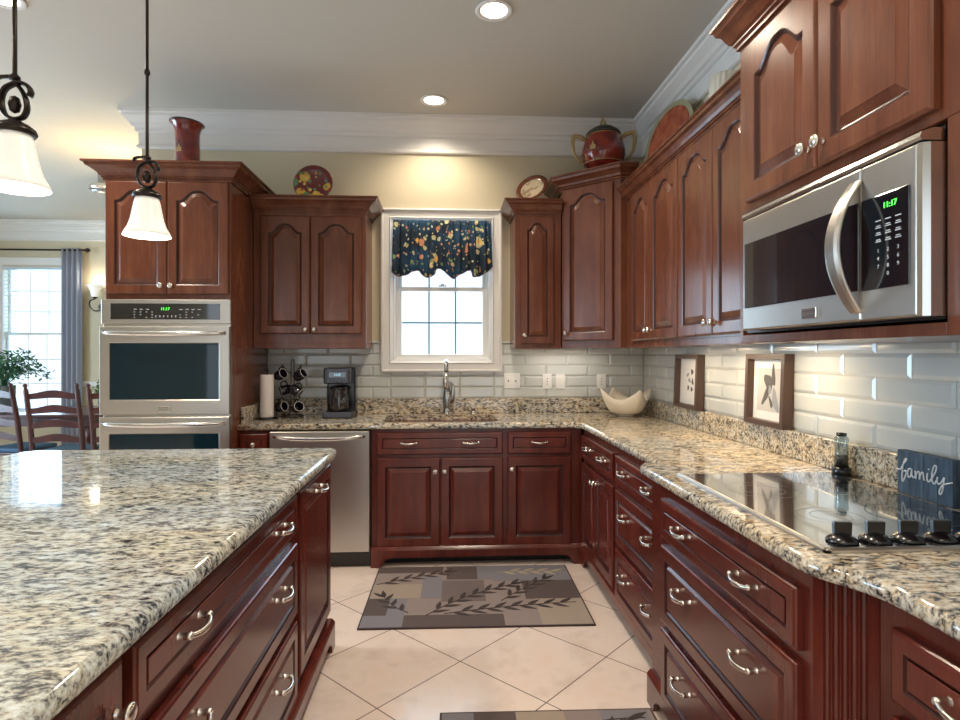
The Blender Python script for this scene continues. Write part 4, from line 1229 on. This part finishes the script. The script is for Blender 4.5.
# lidded jar
jr = thing('lidded_jar', 'round red lidded jar with gold handles above the corner cabinet', 'jar', (1.075, 3.96, 2.5785))
jb = MB().lathe([(0.060, 0), (0.064, 0.006), (0.072, 0.012), (0.118, 0.055), (0.140, 0.110), (0.142, 0.145), (0.130, 0.195), (0.108, 0.235), (0.100, 0.25), (0.090, 0.25), (0.098, 0.23), (0.0001, 0.22)], 40).build('body', RED, jr)
for k, zz in ((0.1275, 0.068), (0.104, 0.243)):
    MB().lathe([(k - 0.001, zz - 0.003), (k + 0.004, zz), (k - 0.001, zz + 0.003)], 40, cap=False).build('gold_band', GOLD, jb)
medallion('gold_medallion', jb, 0, 0, 0.150, 0.020, R(-118), 0.142)
jl = MB().lathe([(0.112, 0.248), (0.114, 0.254), (0.104, 0.268), (0.070, 0.292), (0.030, 0.304), (0.012, 0.310), (0.0001, 0.311)], 36).build('lid', TEAL, jr)
MB().tube([(-0.018, 0, 0.306), (-0.012, 0, 0.335), (-0.002, 0, 0.365), (0.006, 0, 0.335), (0.018, 0, 0.306)], [0.008, 0.008, 0.005, 0.008, 0.008], 10).build('finial', GOLD, jl)
for s_ in (-1, 1):
    MB().tube([(s_ * 0.110, 0, 0.225), (s_ * 0.150, 0, 0.250), (s_ * 0.190, 0, 0.258), (s_ * 0.200, 0, 0.215), (s_ * 0.190, 0, 0.150), (s_ * 0.165, 0, 0.105), (s_ * 0.140, 0, 0.085)],
              [0.013, 0.014, 0.016, 0.013, 0.010, 0.008, 0.008], 10).build('handle', GOLD, jr)
jr.rotation_euler = (0, 0, R(-14)); jr.scale = (1.05, 1.05, 1.10)
# cream ribbed pot
b = MB(); N = 72; loops = []
for r, z in ((0.06, 0), (0.074, 0.02), (0.080, 0.10), (0.076, 0.265), (0.070, 0.290), (0.055, 0.298)):
    loops.append([((r + 0.003 * cos(18 * 2 * pi * i / N)) * cos(2 * pi * i / N), (r + 0.003 * cos(18 * 2 * pi * i / N)) * sin(2 * pi * i / N), z) for i in range(N)])
tag(b.loops(loops, None, True).build('ribbed_pot', CERAM, loc=(1.37, 2.80, 2.4235)), 'cream ribbed pot half hidden behind the right cabinet crown', 'pot')

# ------------------------------------------------------------ valance
def zig(u): return 1.975 - 0.055 * abs(sin(u * pi * 2)) if False else 0
vl = MB()
NU, NV = 160, 14
x0, x1 = -0.388, 0.331
HEM = smooth_line([(0, 520.0), (.06, 550), (.13, 543), (.25, 502), (.30, 540), (.36, 558), (.42, 535), (.445, 488), (.52, 510), (.60, 565), (.67, 535), (.78, 500), (.80, 545), (.84, 552), (.93, 520), (1.0, 470)], 3)
grid = []
for i in range(NU + 1):
    u = i / NU
    x = x0 + (x1 - x0) * u
    for (ua, ya), (ub, yb) in zip(HEM, HEM[1:]):
        if ua <= u <= ub:
            kk = (u - ua) / (ub - ua); yy_ = ya + (yb - ya) * kk
    hem = 1.349 + (354.8 - (205 + yy_ / 7.68)) * 4.33 / 585.7
    col = []
    for j in range(NV + 1):
        t = j / NV
        z = 2.345 + (hem - 2.345) * t
        amp = 0.006 + 0.010 * t
        y = YB - 0.030 - 0.02 * sin(t * pi * 0.6) - amp * sin(u * 2 * pi * 11 + 0.7 * sin(u * 9)) - 0.004 * sin(u * 2 * pi * 27)
        xx = x + (0.012 * t * (2 * u - 1))
        col.append((xx, y, z))
    grid.append(col)
vs_, fs_ = [], []
for c in grid: vs_ += c
for i in range(NU):
    for j in range(NV):
        a_ = i * (NV + 1) + j
        fs_.append((a_, a_ + 1, a_ + NV + 2, a_ + NV + 1))
vl.add(vs_, fs_, None, True)
va = vl.build('window_valance', VAL)
sol = va.modifiers.new('thickness', 'SOLIDIFY'); sol.thickness = 0.002
tag(va, 'dark blue floral valance with scalloped hem over the kitchen window', 'valance')
hemp = [(c[-1][0], c[-1][1] - 0.001, c[-1][2]) for c in grid]
MB().tube(hemp, 0.0032, 6).build('piping', mat('mauve_piping', (0.22, 0.09, 0.10, 1), 0.7), va)

# ------------------------------------------------------------ rugs
RC = [mat('rug_taupe', srgb(142, 128, 124), 0.95), mat('rug_dark_brown', srgb(90, 78, 76), 0.95), mat('rug_beige', srgb(160, 145, 131), 0.95), mat('rug_blue_grey', srgb(126, 122, 128), 0.95),
      mat('rug_mid_grey', srgb(112, 100, 98), 0.95), mat('rug_leaf_dark', srgb(66, 55, 54), 0.95), mat('rug_leaf_light', srgb(168, 156, 130), 0.95), mat('rug_border', srgb(72, 56, 56), 0.95)]
for m_ in RC:
    n_ = noise(m_, coords(m_, (1, 1, 1)), 260, 2); bump(m_, n_, 0.5, 0.003)
def leaf(b, x, y, ang_, L_, W_, mi, z=0.0098):
    pts = []
    for k in range(9):
        t = k / 8; pts.append((t * L_, W_ * sin(pi * t ** 0.8) / 2))
    for k in range(7, 0, -1):
        t = k / 8; pts.append((t * L_, -W_ * sin(pi * t ** 0.8) / 2))
    c_, s_ = cos(ang_), sin(ang_)
    P_ = [(x + px_ * c_ - py_ * s_, y + px_ * s_ + py_ * c_) for px_, py_ in pts]
    b.loops([[(q[0], q[1], z - 0.0008) for q in P_], [(q[0], q[1], z) for q in P_]], None, False, mi=mi)
def spray(b, p0, ang_, L_, n_, mi, W_, H_, size=0.075, curve=0.5):
    size *= 1.2
    x, y = p0; a_ = ang_; pts = [(x, y, 0.0092)]
    for k in range(n_):
        x += cos(a_) * L_ / n_; y += sin(a_) * L_ / n_; a_ += curve / n_
        pts.append((x, y, 0.0092))
        for sd in (-1, 1):
            aa = a_ + sd * 0.6
            ox, oy = (0, 0) if sd > 0 else (-cos(a_) * L_ / n_ / 2, -sin(a_) * L_ / n_ / 2)
            x += ox; y += oy
            ex, ey = x + cos(aa) * size, y + sin(aa) * size
            if 0.02 < ex < W_ - 0.02 and 0.02 < ey < H_ - 0.02:
                leaf(b, x, y, aa, size, size * 0.27, mi)
            x -= ox; y -= oy
    ex, ey = x + cos(a_) * size, y + sin(a_) * size
    if 0.02 < ex < W_ - 0.02 and 0.02 < ey < H_ - 0.02: leaf(b, x, y, a_, size, size * 0.27, mi)
    b.tube([q for q in pts if 0 < q[0] < W_ and 0 < q[1] < H_], 0.0022, 5, mi=mi)
def rug(label, loc, rz, W_, H_, patches, sprays):
    b = MB()
    b.box(0, W_, 0, H_, 0.0, 0.0075, None, 7)
    b.box(0.008, W_ - 0.008, 0.008, H_ - 0.008, 0.0075, 0.0082, None, 0)
    for x0, x1, y0, y1, mi in patches:
        b.box(0.008 + x0 * (W_ - 0.016), 0.008 + x1 * (W_ - 0.016), 0.008 + y0 * (H_ - 0.016), 0.008 + y1 * (H_ - 0.016), 0.0082, 0.0088, None, mi)
    for s_ in sprays: spray(b, (s_[0] * W_, s_[1] * H_), s_[2], s_[3], s_[4], s_[5], W_, H_, s_[6], s_[7])
    o = b.build('kitchen_rug', RC, loc=loc, rot=(0, 0, rz))
    tag(o, label, 'rug', 'leaf-patterned rugs')
# patches: v measured from the near edge upwards
rug('grey and brown leaf-patterned rug in front of the sink', (-0.437, 2.895, 0.0008), R(-1.0), 1.18, 0.83,
    [(0.0, 0.10, 0.16, 0.42, 1), (0.10, 0.18, 0.16, 0.42, 3), (0.0, 0.18, 0.0, 0.16, 3), (0.18, 0.62, 0.0, 0.16, 1), (0.0, 0.24, 0.42, 0.66, 2), (0.24, 0.34, 0.42, 0.80, 3), (0.0, 0.34, 0.88, 1.0, 1), (0.34, 0.55, 0.36, 0.72, 4),
     (0.36, 0.52, 0.74, 1.0, 1), (0.52, 0.60, 0.74, 1.0, 3), (0.60, 1.0, 0.70, 1.0, 3), (0.74, 1.0, 0.38, 0.70, 1), (0.78, 1.0, 0.0, 0.38, 2)],
    [(0.28, 0.16, 0.9, 0.62, 7, 5, 0.085, -0.5), (0.36, 0.18, 0.25, 0.72, 8, 5, 0.085, -0.2), (0.62, 0.36, 0.9, 0.40, 5, 5, 0.080, -0.2), (0.20, 0.20, 2.4, 0.25, 3, 5, 0.08, -0.6), (0.02, 0.66, 0.5, 0.42, 5, 5, 0.08, -0.2), (0.62, 0.86, 0.1, 0.42, 5, 6, 0.08, -0.3)])
rug('dark edged leaf-patterned rug cut off at the bottom of the photo', (-0.045, 1.20, 0.0008), R(-1.2), 0.80, 1.0,
    [(0.0, 0.15, 0.75, 1.0, 3), (0.15, 0.35, 0.75, 1.0, 1), (0.35, 0.58, 0.7, 1.0, 2), (0.58, 0.75, 0.75, 1.0, 0), (0.75, 0.98, 0.8, 1.0, 3), (0.0, 0.4, 0.3, 0.7, 4), (0.5, 1.0, 0.2, 0.6, 2)],
    [(0.60, 0.60, 1.3, 0.40, 4, 5, 0.08, -0.8), (0.70, 0.92, 0.2, 0.2, 3, 5, 0.07, -0.3)])

# ------------------------------------------------------------ pendants
def pendant(label, x, y):
    t = thing('pendant_light', label, 'pendant lamp', (x, y, 1.753))
    # z local from rim
    sh = MB().lathe([(q0, q1 * 0.88) for q0, q1 in [(0.0725, 0.0), (0.0745, 0.001), (0.0690, 0.016), (0.060, 0.034), (0.051, 0.064), (0.045, 0.100), (0.040, 0.130), (0.034, 0.152), (0.032, 0.152), (0.037, 0.130), (0.042, 0.100), (0.048, 0.064), (0.057, 0.034), (0.066, 0.016)]], 40, cap=False).build('shade', SHADE, t)
    MB().lathe([(0.042, 0.146), (0.046, 0.152), (0.043, 0.162), (0.030, 0.172), (0.014, 0.180), (0.008, 0.188), (0.0001, 0.189)], 28, T(0, 0, -0.018)).build('cap', BRONZE, t)
    # scroll: a ring with a curled tail
    b = MB()
    pts = [(0.040 * sin(R(a_)) * 0.9 - 0.002, 0, 0.232 - 0.048 * cos(R(a_))) for a_ in range(0, 300, 20)]
    pts = [(0.0, 0, 0.184), (0.020, 0, 0.190), (0.029, 0, 0.212), (0.022, 0, 0.245), (0.004, 0, 0.272), (0.0, 0, 0.288)]
    b.tube(smooth_line(pts), 0.007, 8, flat=(1.5, 0.6))
    pts = [(0.0, 0, 0.184), (-0.022, 0, 0.196), (-0.031, 0, 0.228), (-0.022, 0, 0.258), (0.006, 0, 0.272), (0.028, 0, 0.268), (0.038, 0, 0.252), (0.034, 0, 0.240)]
    b.tube(smooth_line(pts), 0.0075, 8, flat=(1.5, 0.6))
    pts = [(0.0, 0, 0.288), (-0.020, 0, 0.287), (-0.040, 0, 0.284), (-0.044, 0, 0.272)]
    b.tube(smooth_line(pts), 0.006, 8, flat=(1.5, 0.6))
    b.lathe([(0.0001, 0.198), (0.010, 0.204), (0.014, 0.220), (0.010, 0.236), (0.0001, 0.242)], 14)
    b.v = [p + Vector((0, 0, -0.018)) for p in b.v]
    b.build('scroll', BRONZE, t)
    b = MB().lathe([(0.012, 0.262), (0.012, 0.270), (0.0055, 0.276), (0.0050, 0.545), (0.0095, 0.552), (0.0095, 0.562), (0.0050, 0.570), (0.0050, 0.83), (0.0095, 0.838), (0.0095, 0.848), (0.005, 0.855), (0.005, 1.31)], 14)
    b.build('rod', BRONZE, t)
    MB().lathe([(0.006, 1.305), (0.03, 1.312), (0.058, 1.33), (0.062, 1.3465)], 28).build('ceiling_canopy', BRONZE, t)
    light('pendant_lamp', 'POINT', (x, y, 1.80), 3.2, WARM, 0.03)
pendant('white glass pendant in front of the oven cabinet', -1.017, 2.056)
pendant('larger-looking white glass pendant cut by the left edge of the photo', -1.043, 1.48)

# recessed lights
names = ['round recessed ceiling light at top centre of the photo', 'round recessed ceiling light closest to the window wall', 'round recessed ceiling light at the top left corner']
for i, (x, y) in enumerate(CANS):
    if i > 2 and y < 1.0: continue
    lab = names[i] if i < 3 else ('added unseen recessed ceiling light above the cooktop aisle' if i == 3 else 'added unseen recessed ceiling light left of the island')
    t = thing('recessed_light', lab, 'ceiling light', (x, y, ZC))
    MB().lathe([(0.070, -0.002), (0.092, -0.001), (0.096, -0.006), (0.090, -0.009), (0.072, -0.006), (0.068, -0.003)], 36, cap=False).build('trim_ring', TRIM, t)
    MB().lathe([(0.0001, -0.003), (0.071, -0.003), (0.071, -0.0012), (0.0001, -0.0012)], 32).build('lens', BULB, t)

# under-cabinet lights
for nm, x, y, e_ in (('far', 1.30, 3.25, 1.5), ('mid', 1.30, 2.75, 2.4), ('near', 1.30, 2.25, 2.2)):
    light('under_cabinet_lamp', 'AREA', (x, y, 1.385), e_, (1.0, 0.78, 0.50), 0.25, 0.05, (0, 0, pi / 2))

light('under_cabinet_lamp', 'AREA', (0.85, 4.20, 1.385), 1.2, (1.0, 0.90, 0.78), 0.5, 0.05)

# ------------------------------------------------------------ dining room
tb = thing('dining_table', 'dark red wooden dining table beyond the island', 'table', (-4.75, 6.45, 0))
MB().box(-1.25, 1.35, -0.52, 0.52, 0.735, 0.765).build('tabletop', TABLEWOOD, tb, bevel=0.006)
MB().box(-1.15, 1.25, -0.46, 0.46, 0.645, 0.734).build('apron', TABLEWOOD, tb)
for sx in (-1.12, 1.22):
    for sy in (-0.42, 0.42):
        MB().lathe([(0.025, 0), (0.035, 0.05), (0.028, 0.12), (0.045, 0.30), (0.03, 0.45), (0.05, 0.50), (0.05, 0.645)], 14, T(sx, sy, 0)).build('leg', TABLEWOOD, tb)
MB().box(-0.55, 0.75, -0.20, 0.20, 0.7655, 0.768).build('table_runner', mat('runner_white', (0.6, 0.65, 0.72, 1), 0.8), tb)
def chair_parts(t):
    W = 0.42
    for sx in (-1, 1):
        b = MB()
        pts = [(sx * W / 2, 0.0, 0.0), (sx * W / 2, 0.02, 0.25), (sx * W / 2, 0.02, 0.45), (sx * W / 2, -0.02, 0.75), (sx * W / 2, -0.075, 1.03), (sx * W / 2, -0.083, 1.06), (sx * W / 2, -0.088, 1.085), (sx * W / 2, -0.09, 1.10)]
        b.tube(pts, [0.018, 0.022, 0.023, 0.022, 0.020, 0.011, 0.020, 0.004], 10)
        b.build('back_post', TABLEWOOD, t)
        MB().tube([(sx * W / 2 * 1.08, 0.40, 0), (sx * W / 2 * 1.08, 0.40, 0.2), (sx * W / 2 * 1.08, 0.40, 0.44)], [0.014, 0.02, 0.018], 10).build('front_leg', TABLEWOOD, t)
    for k, zc_ in enumerate((0.60, 0.73, 0.86, 0.99)):
        y_ = 0.0 - 0.055 * max(0, (zc_ - 0.6)) / 0.4 - 0.006
        N = 14; top = []; bot = []
        for i in range(N + 1):
            u = -1 + 2 * i / N
            top.append((u * (W / 2 - 0.012), zc_ + 0.018 + 0.030 * cos(u * pi / 2) ** 2))
            bot.append((u * (W / 2 - 0.012), zc_ - 0.032 + 0.012 * cos(u * pi / 2) ** 2))
        MB().prism(top + bot[::-1], y_ - 0.006, y_ + 0.006, 'y').build('slat', TABLEWOOD, t)
    for yy, zz in ((0.40, 0.18), (0.40, 0.30)):
        MB().tube([(-W / 2 * 1.08, yy, zz), (W / 2 * 1.08, yy, zz)], 0.010, 8).build('stretcher', TABLEWOOD, t)
    MB().box(-W / 2 + 0.01, W / 2 - 0.01, 0.02, 0.42, 0.425, 0.45).build('seat', TABLEWOOD, t, bevel=0.006)
    MB().box(-W / 2 + 0.015, W / 2 - 0.015, 0.03, 0.42, 0.4505, 0.49).build('seat_cushion', CUSH, t, bevel=0.014)
def copy_thing(src, label, loc, rz):
    c_ = src.copy(); COL.objects.link(c_)
    c_['label'] = label; c_.location = loc; c_.rotation_euler = (0, 0, rz)
    for ch in src.children:
        d_ = ch.copy(); COL.objects.link(d_); d_.parent = c_
    return c_
ch0 = thing('dining_chair', 'ladder-back dining chair seen whole left of the oven cabinet', 'chair', (-3.46, 5.42, 0), R(3), 'ladder-back dining chairs')
chair_parts(ch0)
copy_thing(ch0, 'ladder-back dining chair cut off by the left edge of the photo', (-4.08, 5.60, 0), R(-12))
copy_thing(ch0, 'ladder-back dining chair partly hidden by the wall ovens', (-2.93, 5.42, 0), R(3))

def plant(name, label, loc, pot_r, pot_h, n_, spread_, h_, leaf_m, droop, seed, lsz=0.05):
    t = thing(name, label, 'plant', loc)
    MB().lathe([(pot_r * .7, 0), (pot_r, pot_h * .6), (pot_r * 1.02, pot_h), (pot_r * .9, pot_h), (pot_r * .85, pot_h * .9), (0.0001, pot_h * .88)], 24).build('pot', POTM, t)
    random.seed(seed)
    b = MB(); st_ = MB()
    for k in range(n_):
        a_ = random.uniform(0, 2 * pi); rr = spread_ * random.uniform(0.15, 1.0); hz = pot_h + h_ * random.uniform(0.35, 1.0)
        pts = []
        for j in range(7):
            t_ = j / 6
            pts.append((cos(a_) * rr * t_, sin(a_) * rr * t_, pot_h * .9 + (hz - pot_h) * sin(t_ * pi * (0.5 + droop * rr))))
        st_.tube(pts, 0.002, 5)
        for j in range(2, 7):
            for q in range(3):
                p = Vector(pts[j]) + Vector((random.uniform(-.02, .02), random.uniform(-.02, .02), random.uniform(-.02, .02)))
                M_ = T(*p) @ Matrix.Rotation(random.uniform(0, 2 * pi), 4, 'Z') @ RY(random.uniform(-0.9, 0.9)) @ RX(random.uniform(-.6, .6))
                L_ = lsz * random.uniform(.6, 1.1)
                b.add([(0, 0, 0), (L_ * .5, L_ * .28, .004), (L_, 0, 0), (L_ * .5, -L_ * .28, .004), (L_ * .5, 0, -0.004)], [(0, 1, 4), (1, 2, 4), (2, 3, 4), (3, 0, 4)], M_, mi=0 if random.random() < .8 or len(leaf_m) < 2 else 1)
    st_.build('stems', leaf_m[0], t)
    b.build('foliage', leaf_m, t)
    return t
plant('potted_plant', 'leafy green potted plant on the dining table by the window', (-4.62, 6.40, 0.7685), 0.10, 0.26, 60, 0.46, 0.42, [LEAF], 0.75, 5, 0.055)
plant('flower_arrangement', 'small yellow and green flower arrangement behind the right dining chair', (-3.66, 6.50, 0.7655), 0.06, 0.12, 26, 0.13, 0.20, [LEAF, LEAFY], 0.3, 9, 0.05)

# curtains, rod, sconce, dark picture, ceiling fixture
def curtain(label, x0, x1, ztop, zbot, y, folds):
    b = MB(); NU = folds * 8; vs_ = []; fs_ = []
    for i in range(NU + 1):
        u = i / NU
        for j in range(9):
            t_ = j / 8
            vs_.append((x0 + (x1 - x0) * u, y - 0.035 * sin(u * folds * 2 * pi) * (0.7 + .3 * t_), ztop + (zbot - ztop) * t_))
    for i in range(NU):
        for j in range(8):
            a_ = i * 9 + j; fs_.append((a_, a_ + 1, a_ + 10, a_ + 9))
    o = b.add(vs_, fs_, None, True).build('curtain', CURT)
    s_ = o.modifiers.new('thickness', 'SOLIDIFY'); s_.thickness = 0.003
    tag(o, label, 'curtain', 'dining room curtains')
curtain('grey floor-length curtain at the right side of the dining window', -4.985, -4.735, 2.735, 0.05, YD - 0.10, 4)
curtain('grey curtain at the left side of the dining window', -6.10, -5.86, 2.735, 0.05, YD - 0.10, 4)
rd = thing('curtain_rod', 'dark curtain rod above the dining window', 'curtain rod', (0, YD - 0.10, 2.71))
MB().tube([(-6.2, 0, 0), (-4.69, 0, 0)], 0.012, 10).build('pole', BRONZE, rd)
for x in (-4.66, -6.22): MB().lathe([(0.0001, -0.035), (0.022, -0.02), (0.030, 0.0), (0.022, 0.02), (0.0001, 0.035)], 16, T(x, 0, 0) @ RY(pi / 2)).build('finial', BRONZE, rd)
MB().box(-4.72, -4.705, 0.0, 0.098, -0.01, 0.01).build('bracket', BRONZE, rd)
sc = thing('wall_sconce', 'lit wall sconce with bell shade left of the oven cabinet', 'wall lamp', (-4.55, YD - 0.13, 2.10))
MB().lathe([(0.035, 0.0), (0.045, 0.03), (0.055, 0.08), (0.085, 0.135), (0.105, 0.155), (0.100, 0.155), (0.08, 0.135), (0.05, 0.08), (0.03, 0.01)], 24, cap=False).build('shade', SHADE, sc)
b = MB().lathe([(0.0001, -0.03), (0.02, -0.02), (0.036, 0.0), (0.0001, 0.002)], 16)
b.tube(smooth_line([(0, 0, -0.025), (-0.07, 0.02, -0.05), (-0.09, 0.04, -0.11), (-0.05, 0.06, -0.17), (0.0, 0.09, -0.17), (0.02, 0.122, -0.12)]), 0.008, 8)
b.lathe([(0.05, 0), (0.045, 0.012)], 20, T(0.02, 0.128, -0.12) @ RX(pi / 2))
b.build('arm', BRONZE, sc)
light('sconce_lamp', 'POINT', (-4.55, YD - 0.13, 2.30), 2.5, WARM, 0.05)
pc = thing('wall_picture', 'dark framed picture on the far wall beside the ovens', 'framed picture', (-4.33, YD - 0.001, 1.38))
MB().box(-0.22, 0.22, -0.025, 0, -0.17, 0.17).build('frame', FRAMEW, pc, bevel=0.004)
MB().box(-0.18, 0.18, -0.028, -0.0255, -0.13, 0.13).build('print', mat('dark_print', (0.03, 0.035, 0.04, 1), 0.4), pc)
cl = thing('flush_ceiling_light', 'bronze ceiling light half hidden behind the oven cabinet crown', 'ceiling light', (-3.33, 5.9, ZC))
MB().lathe([(0.05, -0.001), (0.05, -0.09), (0.10, -0.10), (0.125, -0.125), (0.12, -0.155), (0.08, -0.17), (0.0001, -0.172)], 32).build('dome', STEELP, cl)
light('flush_lamp', 'POINT', (-2.80, 5.2, 2.72), 20, (1.0, 0.66, 0.24), 0.08)
light('dining_lamp', 'SPOT', (-4.6, 5.0, 3.06), 60, WARM, 0.06, spread=2.5)
